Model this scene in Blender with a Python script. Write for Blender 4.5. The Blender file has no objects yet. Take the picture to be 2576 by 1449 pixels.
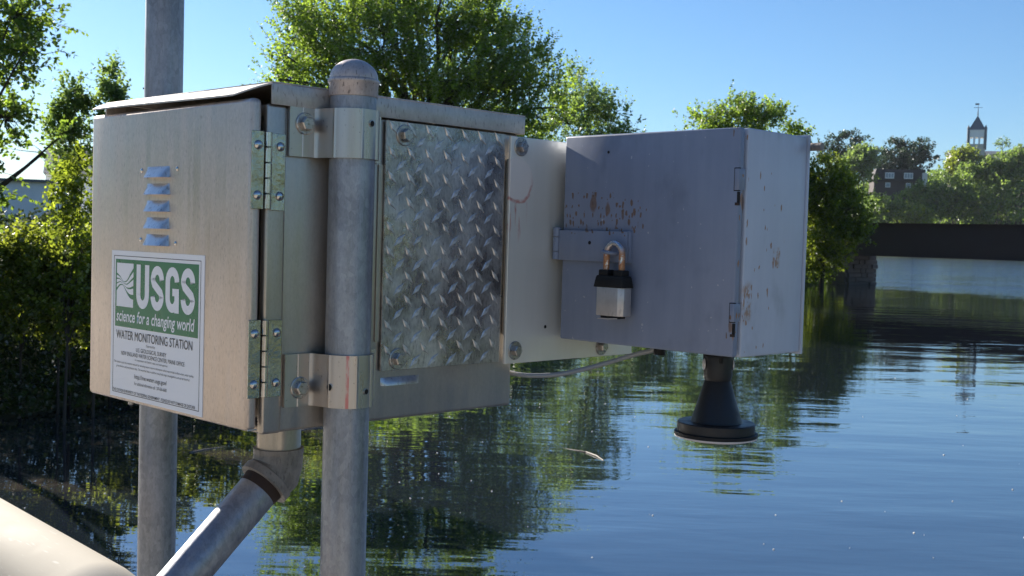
import bpy, bmesh, math, random
import numpy as np
from mathutils import Vector, Matrix
R = math.radians
rng = np.random.default_rng(7)
random.seed(7)
sc = bpy.context.scene
col = sc.collection

# ------------------------------------------------------------------ camera, sky, sun, exposure
CAMZ = 3.6                                   # eye height above the river
FPX, PITCH, ROLL, YAW = 2901.16, 0.04375, 0.029068, 0.776546
PCX, PCY = 1288.0, 724.5                     # picture centre in 2576 x 1449 units
fwd = Vector((0, math.cos(PITCH), -math.sin(PITCH))); rgt = Vector((1, 0, 0)); upv = rgt.cross(fwd)
CR = rgt * math.cos(ROLL) + upv * math.sin(ROLL)
CU = upv * math.cos(ROLL) - rgt * math.sin(ROLL)
cam = bpy.data.cameras.new('camera'); camo = bpy.data.objects.new('camera', cam); col.objects.link(camo)
mw = Matrix.Identity(4)
for i in range(3):
    mw[i][0], mw[i][1], mw[i][2] = CR[i], CU[i], -fwd[i]
mw[2][3] = CAMZ
camo.matrix_world = mw
cam.sensor_width = 36.0; cam.lens = 36.0 * FPX / 2576.0
cam.clip_start = 0.05; cam.clip_end = 6000
cam.dof.use_dof = True; cam.dof.focus_distance = 1.62; cam.dof.aperture_fstop = 26
sc.camera = camo

SUN_AZ, SUN_EL = R(-39), R(23)               # azimuth from +Y towards +X
world = bpy.data.worlds.new('World'); sc.world = world; world.use_nodes = True
wn = world.node_tree; wn.nodes.clear()
sky = wn.nodes.new('ShaderNodeTexSky'); sky.sky_type = 'NISHITA'; sky.sun_disc = False
sky.sun_elevation = SUN_EL; sky.sun_rotation = SUN_AZ
sky.altitude = 50; sky.air_density = 1.05; sky.dust_density = 0.15; sky.ozone_density = 7.0
bg = wn.nodes.new('ShaderNodeBackground'); bg.inputs['Strength'].default_value = 0.053
wo = wn.nodes.new('ShaderNodeOutputWorld')
wn.links.new(sky.outputs[0], bg.inputs[0]); wn.links.new(bg.outputs[0], wo.inputs[0])
sun = bpy.data.lights.new('sun', 'SUN'); sun.energy = 5.0; sun.angle = R(0.53); sun.color = (1.0, 0.93, 0.82)
suno = bpy.data.objects.new('sun', sun); col.objects.link(suno)
sd = Vector((math.sin(SUN_AZ) * math.cos(SUN_EL), math.cos(SUN_AZ) * math.cos(SUN_EL), math.sin(SUN_EL)))
suno.rotation_euler = sd.to_track_quat('Z', 'Y').to_euler()
sc.view_settings.view_transform = 'Standard'; sc.view_settings.look = 'None'
sc.view_settings.exposure = 1.48; sc.view_settings.gamma = 1.0

sc.cycles.max_bounces = 7; sc.cycles.diffuse_bounces = 3; sc.cycles.glossy_bounces = 3; sc.cycles.transmission_bounces = 4; sc.cycles.volume_bounces = 0

# ------------------------------------------------------------------ helpers
def ray(px, py):
    d = fwd * FPX + CR * (px - PCX) - CU * (py - PCY)
    return d / FPX
def at(px, py, dist):                        # a picture point at a given forward distance
    p = ray(px, py) * dist
    return Vector((p.x, p.y, p.z + CAMZ))
UV = Vector((math.cos(YAW), -math.sin(YAW), 0)); VV = Vector((math.sin(YAW), math.cos(YAW), 0))
U0, V0 = -1.25366, 0.82627
ORG = UV * U0 + VV * V0 + Vector((0, 0, CAMZ))
def st(u, v, z):                             # station frame: u along the bridge, v out over the river
    return ORG + UV * u + VV * v + Vector((0, 0, z))

def tag(o, label=None, cat=None, group=None, kind=None):
    if label: o['label'] = label
    if cat: o['category'] = cat
    if group: o['group'] = group
    if kind: o['kind'] = kind
    return o
def thing(name, label, cat, base, group=None, rz=None, station=True):
    o = bpy.data.objects.new(name, None); col.objects.link(o)
    o.empty_display_size = 0.05
    if station:
        o.location = st(*base); o.rotation_euler = (0, 0, -YAW)
        BASE[o.name] = Vector(base)
    else:
        o.location = base; o.rotation_euler = (0, 0, rz or 0); BASE[o.name] = Vector((0, 0, 0))
    return tag(o, label, cat, group)
BASE = {}

class G:
    def __init__(s): s.v = []; s.f = []
    def add(s, vs, fs):
        n = len(s.v); s.v += [tuple(x) for x in vs]; s.f += [tuple(i + n for i in f) for f in fs]; return s
    def box(s, a, b):
        (x0, y0, z0), (x1, y1, z1) = a, b
        return s.add([(x0, y0, z0), (x1, y0, z0), (x1, y1, z0), (x0, y1, z0), (x0, y0, z1), (x1, y0, z1), (x1, y1, z1), (x0, y1, z1)],
                     [(3, 2, 1, 0), (4, 5, 6, 7), (0, 1, 5, 4), (1, 2, 6, 5), (2, 3, 7, 6), (3, 0, 4, 7)])
    def tube(s, path, rad, n=12, caps=True, closed=False, flat=None):
        P = [Vector(p) for p in path]; m = len(P)
        if not hasattr(rad, '__len__'): rad = [rad] * m
        t0 = (P[1] - P[0]).normalized()
        nrm = t0.orthogonal().normalized(); vs = []
        for i in range(m):
            if closed: t = (P[(i + 1) % m] - P[i - 1]).normalized()
            elif i == 0: t = t0
            elif i == m - 1: t = (P[i] - P[i - 1]).normalized()
            else: t = ((P[i + 1] - P[i]).normalized() + (P[i] - P[i - 1]).normalized()).normalized()
            nrm = (nrm - t * nrm.dot(t)).normalized(); b = t.cross(nrm)
            for k in range(n):
                a = 2 * math.pi * k / n
                vs.append(P[i] + (nrm * math.cos(a) + b * math.sin(a)) * rad[i])
        fs = []
        for i in range(m if closed else m - 1):
            j = (i + 1) % m
            for k in range(n):
                l = (k + 1) % n
                fs.append((i * n + k, i * n + l, j * n + l, j * n + k))
        if caps and not closed:
            fs.append(tuple(range(n - 1, -1, -1))); fs.append(tuple((m - 1) * n + k for k in range(n)))
        return s.add(vs, fs)
    def lathe(s, prof, org, axis=(0, 0, 1), n=40):   # prof: (radius, height)
        ax = Vector(axis).normalized(); e = ax.orthogonal().normalized(); b = ax.cross(e); o = Vector(org)
        vs = []; m = len(prof)
        for r, h in prof:
            for k in range(n):
                a = 2 * math.pi * k / n
                vs.append(o + ax * h + (e * math.cos(a) + b * math.sin(a)) * max(r, 1e-5))
        fs = [(i * n + k, i * n + (k + 1) % n, (i + 1) * n + (k + 1) % n, (i + 1) * n + k) for i in range(m - 1) for k in range(n)]
        fs.append(tuple(range(n - 1, -1, -1))); fs.append(tuple((m - 1) * n + k for k in range(n)))
        return s.add(vs, fs)
    def prism(s, poly, fn, lo, hi):                 # poly 2D extruded from lo to hi; fn(a, b, h) -> xyz
        n = len(poly)
        vs = [fn(a, b, lo) for a, b in poly] + [fn(a, b, hi) for a, b in poly]
        fs = [tuple(range(n - 1, -1, -1)), tuple(range(n, 2 * n))] + [(k, (k + 1) % n, n + (k + 1) % n, n + k) for k in range(n)]
        return s.add(vs, fs)
    def build(s, name, mat, parent=None, bevel=0, seg=2, angle=32, smooth=True, base=None):
        bb = base
        if bb is None:
            r = parent
            while r is not None and r.parent is not None: r = r.parent
            bb = BASE.get(r.name, Vector((0, 0, 0))) if r is not None else Vector((0, 0, 0))
        bm = bmesh.new()
        vv = [bm.verts.new((x[0] - bb[0], x[1] - bb[1], x[2] - bb[2])) for x in s.v]
        for f in s.f:
            try: bm.faces.new([vv[i] for i in f])
            except ValueError: pass
        bmesh.ops.recalc_face_normals(bm, faces=bm.faces)
        if bevel:
            ed = [e for e in bm.edges if len(e.link_faces) == 2 and e.calc_face_angle() > R(30)]
            bmesh.ops.bevel(bm, geom=ed, offset=bevel, segments=seg, profile=0.5, affect='EDGES', clamp_overlap=True)
        me = bpy.data.meshes.new(name); bm.to_mesh(me); bm.free()
        if smooth and me.polygons:
            me.polygons.foreach_set('use_smooth', [True] * len(me.polygons)); me.set_sharp_from_angle(angle=R(angle))
        if mat: me.materials.append(mat)
        o = bpy.data.objects.new(name, me); col.objects.link(o)
        if parent is not None: o.parent = parent
        return o

# ------------------------------------------------------------------ node helpers and materials
class NT:
    def __init__(s, name):
        s.m = bpy.data.materials.new(name); s.m.use_nodes = True; s.t = s.m.node_tree; s.t.nodes.clear()
        s.out = s.n('ShaderNodeOutputMaterial')
    def n(s, typ, ins=None, **kw):
        nd = s.t.nodes.new(typ)
        for k, v in kw.items(): setattr(nd, k, v)
        for k, v in (ins or {}).items(): s.i(nd, k, v)
        return nd
    def i(s, nd, k, v):
        sock = nd.inputs[k]
        if hasattr(v, 'is_linked') or isinstance(v, bpy.types.NodeSocket): s.t.links.new(v, sock)
        else:
            if sock.type == 'RGBA' and hasattr(v, '__len__') and len(v) == 3: v = (*v, 1)
            sock.default_value = v
    def coord(s, scale=(1, 1, 1), loc=(0, 0, 0), which='Object'):
        tc = s.n('ShaderNodeTexCoord'); mp = s.n('ShaderNodeMapping', {'Vector': tc.outputs[which], 'Scale': scale, 'Location': loc})
        return mp.outputs[0]
    def noise(s, scale, detail=3, rough=0.55, vec=None, out=0, dist=0.0):
        nd = s.n('ShaderNodeTexNoise', {'Scale': scale, 'Detail': detail, 'Roughness': rough, 'Distortion': dist})
        if vec is not None: s.i(nd, 'Vector', vec)
        return nd.outputs[out]
    def ramp(s, fac, stops):
        nd = s.n('ShaderNodeValToRGB', {'Fac': fac}); e = nd.color_ramp.elements
        while len(e) < len(stops): e.new(0.5)
        for k, (p, c) in enumerate(stops):
            e[k].position = p; e[k].color = (*c, 1) if hasattr(c, '__len__') else (c, c, c, 1)
        return nd.outputs[0]
    def math(s, op, a, b=0.0, c=0.0, clamp=False):
        nd = s.n('ShaderNodeMath', operation=op, use_clamp=clamp)
        for k, v in enumerate((a, b, c)): s.i(nd, k, v)
        return nd.outputs[0]
    def mix(s, fac, a, b, blend='MIX'):
        nd = s.n('ShaderNodeMix', data_type='RGBA', blend_type=blend)
        s.i(nd, 0, fac); s.i(nd, 6, a); s.i(nd, 7, b); return nd.outputs[2]
    def rng(s, v, a, b, c=0.0, d=1.0, smooth=True):
        nd = s.n('ShaderNodeMapRange', interpolation_type='SMOOTHSTEP' if smooth else 'LINEAR')
        for k, x in enumerate((v, a, b, c, d)): s.i(nd, k, x)
        return nd.outputs[0]
    def xyz(s, which='Object'):
        tc = s.n('ShaderNodeTexCoord'); sp = s.n('ShaderNodeSeparateXYZ', {0: tc.outputs[which]}); return sp.outputs
    def bump(s, h, strength=0.3, dist=0.01, normal=None):
        nd = s.n('ShaderNodeBump', {'Height': h, 'Strength': strength, 'Distance': dist})
        if normal is not None: s.i(nd, 'Normal', normal)
        return nd.outputs[0]
    def pbr(s, **kw):
        nd = s.n('ShaderNodeBsdfPrincipled')
        for k, v in kw.items(): s.i(nd, k.replace('_', ' '), v)
        s.t.links.new(nd.outputs[0], s.out.inputs[0]); return s.m

def metal(name, c1, c2, rough=(0.35, 0.55), metallic=0.85, streak=(90, 90, 6), speck=0.3, speckscale=220, bumpd=0.0006, big=7, bstr=0.25, spangle=0.0, speckcol=(0.07, 0.06, 0.055)):
    t = NT(name)
    big_n = t.noise(big, 4, 0.6, t.coord())
    st_n = t.noise(1.0, 4, 0.6, t.coord(streak))
    fine = t.noise(1.0, 3, 0.7, t.coord((speckscale * .8, speckscale * .8, speckscale * .35)))
    mixf = t.math('ADD', t.math('ADD', t.math('MULTIPLY', t.rng(big_n, .32, .68), 0.42), t.math('MULTIPLY', t.rng(st_n, .3, .7), 0.30)), t.math('MULTIPLY', t.rng(fine, .3, .7), .28))
    if spangle:
        vo = t.n('ShaderNodeTexVoronoi', {'Vector': t.coord((1, 1, .55)), 'Scale': 170.0}).outputs['Color']
        mixf = t.math('ADD', t.math('MULTIPLY', mixf, 1 - spangle), t.math('MULTIPLY', t.n('ShaderNodeSeparateColor', {0: vo}).outputs[0], spangle))
        dirt = t.rng(t.noise(1.0, 4, .7, t.coord((38, 38, 4), (5, 1, 2))), .5, .72, 0, .55)
        c1 = t.mix(dirt, c1, tuple(x * .55 for x in c1)); c2 = t.mix(dirt, c2, tuple(x * .62 for x in c2))
    base = t.mix(mixf, c1, c2)
    sp = t.noise(1.0, 2, 0.5, t.coord((speckscale, speckscale, speckscale * 0.33)))
    spm = t.math('MULTIPLY', t.rng(sp, 0.60, 0.70), speck)
    base = t.mix(spm, base, speckcol)
    ro = t.rng(st_n, 0.3, 0.7, rough[0], rough[1])
    ro = t.math('ADD', ro, t.math('MULTIPLY', spm, 0.3))
    h = t.math('ADD', t.math('MULTIPLY', big_n, 4.0), t.math('ADD', t.math('MULTIPLY', st_n, 0.08), t.math('MULTIPLY', fine, .12)))
    return t.pbr(Base_Color=base, Metallic=metallic, Roughness=ro, Normal=t.bump(h, bstr, bumpd))

def simple(name, c, rough=0.5, metallic=0.0, var=0.15, scale=30, spec=0.5):
    t = NT(name)
    n = t.noise(scale, 4, 0.6, t.coord())
    b = t.mix(n, tuple(x * (1 - var) for x in c), tuple(min(1, x * (1 + var)) for x in c))
    m = t.pbr(Base_Color=b, Roughness=t.rng(n, 0.3, 0.7, max(0, rough - .08), min(1, rough + .08)), Metallic=metallic, Normal=t.bump(n, 0.15, 0.002))
    for nd in t.t.nodes:
        if nd.type == 'BSDF_PRINCIPLED': nd.inputs['Specular IOR Level'].default_value = spec
    return m

M = {}
M['alu_door'] = metal('brushed_aluminium_door', (0.45, 0.375, 0.32), (0.71, 0.60, 0.52), (0.34, 0.50), 0.74, (80, 80, 4), 0.2, 420, 0.0014, 3.2, 0.35)
M['alu_body'] = metal('brushed_aluminium_body', (0.40, 0.35, 0.30), (0.55, 0.49, 0.425), (0.28, 0.40), 0.82, (70, 70, 5), 0.08, 420, 0.0008, 5, 0.2)
M['alu_lid'] = metal('aluminium_lid', (0.36, 0.33, 0.305), (0.60, 0.56, 0.52), (0.40, 0.56), 0.65, (70, 30, 70), 0.35, 280, 0.001, 9, 0.3)
M['galv'] = metal('galvanised_pipe', (0.20, 0.212, 0.24), (0.43, 0.445, 0.475), (0.34, 0.55), 0.7, (120, 120, 2.5), 0.15, 480, 0.0006, 16, 0.3, .30)
M['galv_warm'] = metal('galvanised_pipe_weathered', (0.155, 0.168, 0.195), (0.37, 0.385, 0.42), (0.36, 0.56), 0.68, (110, 110, 2.2), 0.15, 450, 0.0006, 14, 0.3, .3)
M['cast'] = metal('cast_galvanised_fitting', (0.18, 0.16, 0.145), (0.31, 0.28, 0.255), (0.5, 0.7), 0.35, (60, 60, 60), 0.4, 280, 0.0012, 60, 0.4)
M['cap'] = metal('dull_aluminium_cap', (0.34, 0.29, 0.28), (0.58, 0.51, 0.48), (0.42, 0.6), 0.6, (60, 60, 30), 0.6, 360, 0.0008, 40, 0.3)
M['steel'] = metal('bolt_steel', (0.28, 0.26, 0.24), (0.58, 0.55, 0.52), (0.25, 0.42), 0.9, (200, 200, 200), 0.4, 450, 0.0004, 120, 0.2)
M['stainless'] = metal('polished_stainless', (0.38, 0.37, 0.345), (0.55, 0.54, 0.51), (0.16, 0.28), 1.0, (60, 60, 20), 0.25, 250, 0.0016, 24, 0.3)
M['rivet'] = metal('rivet_steel', (0.50, 0.47, 0.45), (0.66, 0.63, 0.61), (0.14, 0.24), 1.0, (100, 100, 100), 0.1, 300, 0.0004, 60, 0.1)
M['louvre'] = metal('louvre_aluminium', (0.44, 0.43, 0.43), (0.62, 0.61, 0.60), (0.28, 0.40), 0.85, (120, 120, 30), 0.4, 300, 0.0006, 40, 0.2)
M['tread'] = metal('tread_plate_aluminium', (0.12, 0.115, 0.12), (0.74, 0.70, 0.66), (0.20, 0.44), 0.85, (30, 30, 26), 0.4, 300, 0.0016, 10, 0.5)
M['lug'] = metal('tread_lug_aluminium', (0.46, 0.45, 0.44), (0.78, 0.76, 0.74), (0.30, 0.45), 0.7, (120, 120, 120), 0.25, 300, 0.0004, 50, 0.2)
M['black'] = simple('black_plastic', (0.009, 0.009, 0.011), 0.48, 0, 0.3, 60)
M['rubber'] = simple('black_rubber', (0.01, 0.01, 0.011), 0.6, 0, 0.3, 80, 0.3)
M['lens'] = simple('pale_plastic_lens', (0.62, 0.56, 0.54), 0.5)
M['cable'] = simple('grey_cable_jacket', (0.28, 0.28, 0.28), 0.35, 0, 0.1, 50)
M['hole'] = simple('painted_hole_shade', (0.01, 0.009, 0.008), 0.9)  # near-black colour stands for the shade inside holes and recesses
M['thread'] = simple('rusty_pipe_thread', (0.05, 0.03, 0.022), 0.75, 0.3, 0.5, 120)
M['sign_white'] = simple('sign_white_vinyl', (0.80, 0.80, 0.82), 0.38, 0, 0.03, 12)
M['sign_green'] = simple('sign_green_vinyl', (0.010, 0.17, 0.075), 0.3, 0, 0.06, 12)
M['ink'] = simple('sign_black_ink', (0.025, 0.025, 0.03), 0.4, 0, 0.05, 12)
M['lock_steel'] = metal('padlock_steel', (0.46, 0.43, 0.42), (0.58, 0.55, 0.53), (0.35, 0.45), 0.6, (60, 60, 60), 0.2, 150, 0.0006, 20, 0.1)

def rusty_shackle():
    t = NT('rusted_shackle_steel'); n = t.noise(110, 4, 0.6, t.coord())
    z = t.xyz()[2]
    lo = t.rng(z, 0.112, 0.092, 0.0, 1.0)
    k = t.math('MULTIPLY', lo, t.rng(n, 0.32, 0.44))
    b = t.mix(k, (0.62, 0.62, 0.64), t.mix(t.noise(260, 2, 0.5, t.coord()), (0.32, 0.10, 0.03), (0.55, 0.30, 0.15)))
    return t.pbr(Base_Color=b, Metallic=t.math('SUBTRACT', 1.0, t.math('MULTIPLY', k, 0.8)), Roughness=t.math('ADD', 0.2, t.math('MULTIPLY', k, 0.4)), Normal=t.bump(n, 0.3, 0.001))
M['shackle'] = rusty_shackle()

def clamp_mat(name, stripe):
    t = NT(name); n = t.noise(9, 4, 0.6, t.coord()); s2 = t.noise(1, 3, 0.6, t.coord((120, 120, 10)))
    b = t.mix(t.math('ADD', t.math('MULTIPLY', n, .5), t.math('MULTIPLY', s2, .5)), (0.36, 0.325, 0.30), (0.66, 0.605, 0.57))
    sp = t.rng(t.noise(1, 2, .5, t.coord((260, 260, 160))), 0.66, 0.78); b = t.mix(t.math('MULTIPLY', sp, 0.6), b, (0.1, 0.09, 0.09))
    met = 0.95
    if stripe:
        x, y, z = t.xyz()
        w = t.math('ABSOLUTE', t.math('SUBTRACT', y, -0.0095)); k = t.rng(w, 0.0022, 0.0012, 0, 1)
        out = t.rng(x, 0.045, 0.05); k = t.math('MULTIPLY', t.math('MULTIPLY', k, out), t.rng(t.noise(1, 3, .6, t.coord((150, 150, 60))), 0.35, 0.6, 0.12, 0.62))
        b = t.mix(k, b, (0.62, 0.07, 0.06)); met = t.math('SUBTRACT', 0.95, t.math('MULTIPLY', k, 0.8))
    return t.pbr(Base_Color=b, Metallic=met, Roughness=t.rng(s2, .3, .7, .27, .38), Normal=t.bump(n, .15, .001))
M['clamp'] = clamp_mat('extruded_aluminium_clamp', False); M['clamp_red'] = clamp_mat('extruded_aluminium_clamp_marked', True)

def plate_mat():          # coordinates: station frame minus (0.01, 0.58, -0.1945)
    t = NT('mounting_plate_aluminium'); n = t.noise(6, 4, .6, t.coord()); s2 = t.noise(1, 4, .6, t.coord((80, 90, 5)))
    b = t.mix(t.math('ADD', t.math('MULTIPLY', n, .5), t.math('MULTIPLY', s2, .5)), (0.70, 0.66, 0.58), (0.86, 0.82, 0.74))
    x, y, z = t.xyz()
    yy = t.math('SUBTRACT', y, -0.135); zz = t.math('SUBTRACT', z, 0.284)
    wob = t.math('MULTIPLY', t.math('SUBTRACT', t.noise(28, 3, .6, t.coord()), 0.5), 0.014)
    r = t.math('ADD', t.math('SQRT', t.math('ADD', t.math('MULTIPLY', yy, yy), t.math('MULTIPLY', t.math('MULTIPLY', zz, zz), 0.75))), wob)
    inside = t.rng(r, 0.031, 0.029); ring = t.math('MULTIPLY', t.rng(r, 0.026, 0.030), t.rng(r, 0.0335, 0.031))
    ring = t.math('MULTIPLY', ring, t.rng(zz, 0.02, -0.03))
    dn = t.noise(1, 3, .7, t.coord((30, 170, 9))); dr = t.math('MULTIPLY', t.rng(dn, 0.54, 0.62), t.math('MULTIPLY', t.rng(zz, -0.028, -0.036), t.rng(zz, -0.105, -0.06)))
    dr = t.math('MULTIPLY', dr, t.math('MULTIPLY', t.rng(yy, -0.026, -0.018), t.rng(yy, 0.024, 0.012)))
    red = t.math('MULTIPLY', t.math('MAXIMUM', ring, dr), t.rng(t.noise(120, 2, .6, t.coord()), 0.3, 0.55, .25, .8))
    b = t.mix(t.math('MULTIPLY', inside, 0.75), b, (0.74, 0.66, 0.60)); b = t.mix(red, b, (0.50, 0.16, 0.12))
    k = t.math('MAXIMUM', t.math('MULTIPLY', inside, .75), red)
    return t.pbr(Base_Color=b, Metallic=t.math('SUBTRACT', 0.45, t.math('MULTIPLY', k, 0.35)), Roughness=t.rng(s2, .3, .7, .34, .48), Normal=t.bump(t.math('ADD', n, t.math('MULTIPLY', s2, .1)), .12, .002))
M['plate'] = plate_mat()

def cabinet_mat(name, c1, c2):   # coordinates: station frame minus (0.19, 0.62, -0.16)
    t = NT(name); n = t.noise(5, 5, .6, t.coord()); n2 = t.noise(60, 3, .6, t.coord())
    st_ = t.noise(1, 4, .65, t.coord((45, 45, 3)))
    b = t.mix(t.math('ADD', t.math('MULTIPLY', t.rng(n, .3, .7), .6), t.math('MULTIPLY', t.rng(st_, .3, .7), .4)), c1, c2)
    x, y, z = t.xyz()
    soot = t.rng(t.math('ADD', t.noise(9, 4, .65, t.coord((1, 1, .6), (4, 2, 7))), t.rng(z, .27, .33, 0, .10)), .56, .74, 0, .38)
    b = t.mix(soot, b, tuple(v * .45 for v in c1))
    # where rust sits: a band above the hasp, blotches on the outer side, the hinge edge
    hasp = t.math('MULTIPLY', t.math('MULTIPLY', t.rng(z, 0.165, 0.18), t.rng(z, 0.245, 0.19)), t.math('MULTIPLY', t.rng(x, 0.01, -0.015), t.rng(y, -0.06, -0.075)))
    onside = t.rng(x, 0.158, 0.162)
    side = t.math('MULTIPLY', onside, t.math('MULTIPLY', t.rng(z, 0.285, 0.25), t.rng(y, 0.05, -0.01)))
    low = t.math('MULTIPLY', t.rng(t.math('ABSOLUTE', t.math('SUBTRACT', y, -0.060)), .014, .006), t.math('MULTIPLY', t.rng(t.math('ABSOLUTE', t.math('SUBTRACT', z, 0.078)), .034, .016), onside))
    mid = t.math('MULTIPLY', t.rng(t.math('ABSOLUTE', t.math('SUBTRACT', y, 0.012)), .012, .005), t.math('MULTIPLY', t.rng(t.math('ABSOLUTE', t.math('SUBTRACT', z, 0.142)), .018, .008), onside))
    edge = t.math('MULTIPLY', t.rng(x, 0.150, 0.156), t.rng(y, -0.060, -0.07))
    def spots(scale, stretch, dens, off):
        pl2 = t.n('ShaderNodeCombineXYZ', {0: t.math('ADD', t.math('ADD', x, y), off[0]), 1: t.math('MULTIPLY', z, stretch), 2: 0.0}).outputs[0]
        wv = t.n('ShaderNodeVectorMath', {0: pl2, 1: t.n('ShaderNodeVectorMath', {0: t.noise(90, 3, .6, t.coord(), 1), 1: (.005, .005, .005)}, operation='MULTIPLY').outputs[0]}, operation='ADD').outputs[0]
        vo = t.n('ShaderNodeTexVoronoi', {'Vector': wv, 'Scale': scale, 'Randomness': 1.0}, voronoi_dimensions='2D'); cs = t.n('ShaderNodeSeparateColor', {0: vo.outputs['Color']}).outputs
        rad = t.math('ADD', t.math('MULTIPLY', t.math('POWER', cs[1], 1.6), .46), .12)
        return t.math('MULTIPLY', t.rng(t.math('DIVIDE', vo.outputs['Distance'], rad), 1.05, .55), t.math('LESS_THAN', cs[0], dens))
    d1 = t.math('ADD', t.math('ADD', t.math('MULTIPLY', hasp, .72), t.math('MULTIPLY', side, .075)), t.math('ADD', t.math('MULTIPLY', t.math('MAXIMUM', low, mid), .9), t.math('MULTIPLY', edge, .10)))
    k = t.math('MAXIMUM', spots(170, .42, d1, (0, 0, 0)), t.math('MULTIPLY', spots(70, .45, t.math('MULTIPLY', d1, .5), (.3, .1, .2)), .85))
    halo = t.math('MULTIPLY', t.math('MAXIMUM', low, mid), t.rng(t.noise(70, 3, .6, t.coord()), .38, .62, 0, .75))
    rust = t.mix(t.math('ADD', t.math('MULTIPLY', t.noise(150, 3, .6, t.coord()), .5), t.math('MULTIPLY', onside, .45)), (0.06, 0.034, 0.016), (0.42, 0.20, 0.06))
    b = t.mix(t.math('MAXIMUM', t.math('MULTIPLY', k, .85), halo), b, rust)
    sp = t.rng(t.noise(130, 1, .4, t.coord()), 0.765, 0.80); b = t.mix(t.math('MULTIPLY', sp, .5), b, (.5, .5, .52))
    return t.pbr(Base_Color=b, Roughness=t.math('ADD', t.rng(n2, .3, .7, .33, .42), t.math('MULTIPLY', k, .35)), Normal=t.bump(t.math('ADD', t.math('MULTIPLY', n, .8), t.math('MULTIPLY', k, .12)), .25, .002))
M['cab_body'] = cabinet_mat('skylit_grey_enamel_cabinet', (0.41, 0.45, 0.53), (0.48, 0.52, 0.60))  # same enamel as the door, paler: stronger skylight on the side painted in
M['cab'] = cabinet_mat('shaded_grey_enamel_cabinet', (0.17, 0.198, 0.272), (0.225, 0.257, 0.34))  # same enamel, darker: shade on the front put into the colour

def rail_mat():
    t = NT('scratched_satin_rail'); n = t.noise(8, 4, .6, t.coord()); s = t.noise(1, 3, .7, t.coord((14, 160, 160), (0, 0, 0)))
    b = t.mix(n, (0.40, 0.36, 0.295), (0.49, 0.445, 0.37)); k = t.math('MULTIPLY', t.rng(s, .62, .70), .25); b = t.mix(k, b, (.85, .84, .8))
    return t.pbr(Base_Color=b, Specular_IOR_Level=.15, Roughness=t.rng(n, .3, .7, .75, .88), Normal=t.bump(s, .1, .001))
M['rail'] = rail_mat()

def leaf_mat(name, dark, light, trans=0.45, tcol=None):
    t = NT(name)
    a = t.n('ShaderNodeAttribute', attribute_name='tint').outputs['Fac']
    b = t.mix(a, dark, light)
    d = t.n('ShaderNodeBsdfDiffuse', {'Color': b})
    tr = t.n('ShaderNodeBsdfTranslucent', {'Color': t.mix(a, tuple(x * 1.3 for x in dark), tcol or tuple(x * 1.7 for x in light))})
    gl = t.n('ShaderNodeBsdfGlossy', {'Color': (1, 1, 1, 1), 'Roughness': 0.6})
    m1 = t.n('ShaderNodeMixShader', {0: trans, 1: d.outputs[0], 2: tr.outputs[0]})
    fr = t.n('ShaderNodeFresnel', {'IOR': 1.35})
    m2 = t.n('ShaderNodeMixShader', {0: t.math('MULTIPLY', fr.outputs[0], 0.18), 1: m1.outputs[0], 2: gl.outputs[0]})
    t.t.links.new(m2.outputs[0], t.out.inputs[0]); return t.m
M['leaf_maple'] = leaf_mat('maple_leaves', (0.052, 0.095, 0.018), (0.15, 0.215, 0.034), 0.55, (0.45, 0.64, 0.06))
M['leaf_pale'] = leaf_mat('pale_green_leaves', (0.065, 0.115, 0.034), (0.17, 0.235, 0.065), 0.55, (0.42, 0.58, 0.13))
M['leaf_yellow'] = leaf_mat('yellow_green_leaves', (0.06, 0.09, 0.014), (0.18, 0.22, 0.024), 0.56, (0.54, 0.66, 0.05))
M['leaf_bush'] = leaf_mat('bank_shrub_leaves', (0.040, 0.062, 0.013), (0.14, 0.17, 0.024), 0.52, (0.50, 0.58, 0.05))
M['leaf_shade'] = leaf_mat('shade_darkened_undergrowth_leaves', (0.020, 0.034, 0.010), (0.065, 0.085, 0.018), 0.3)  # leaf colour darkened to carry the shade of the bank
M['leaf_dark'] = leaf_mat('dark_pine_needles', (0.020, 0.045, 0.022), (0.055, 0.09, 0.042), 0.3)
M['leaf_far'] = leaf_mat('hillside_leaves', (0.050, 0.098, 0.026), (0.155, 0.215, 0.042), 0.55, (0.46, 0.64, 0.10))
M['bark'] = simple('tree_bark', (0.055, 0.045, 0.036), 0.9, 0, .4, 6, .2)

def ground_mat():
    t = NT('grassy_ground'); n = t.noise(.35, 6, .6, t.coord()); n2 = t.noise(4, 4, .6, t.coord())
    b = t.mix(n, (0.035, 0.05, 0.014), (0.085, 0.095, 0.03)); b = t.mix(t.math('MULTIPLY', n2, .5), b, (0.07, 0.055, 0.035))
    return t.pbr(Base_Color=b, Roughness=.95, Normal=t.bump(n2, .5, .1))
M['ground'] = ground_mat()

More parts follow.
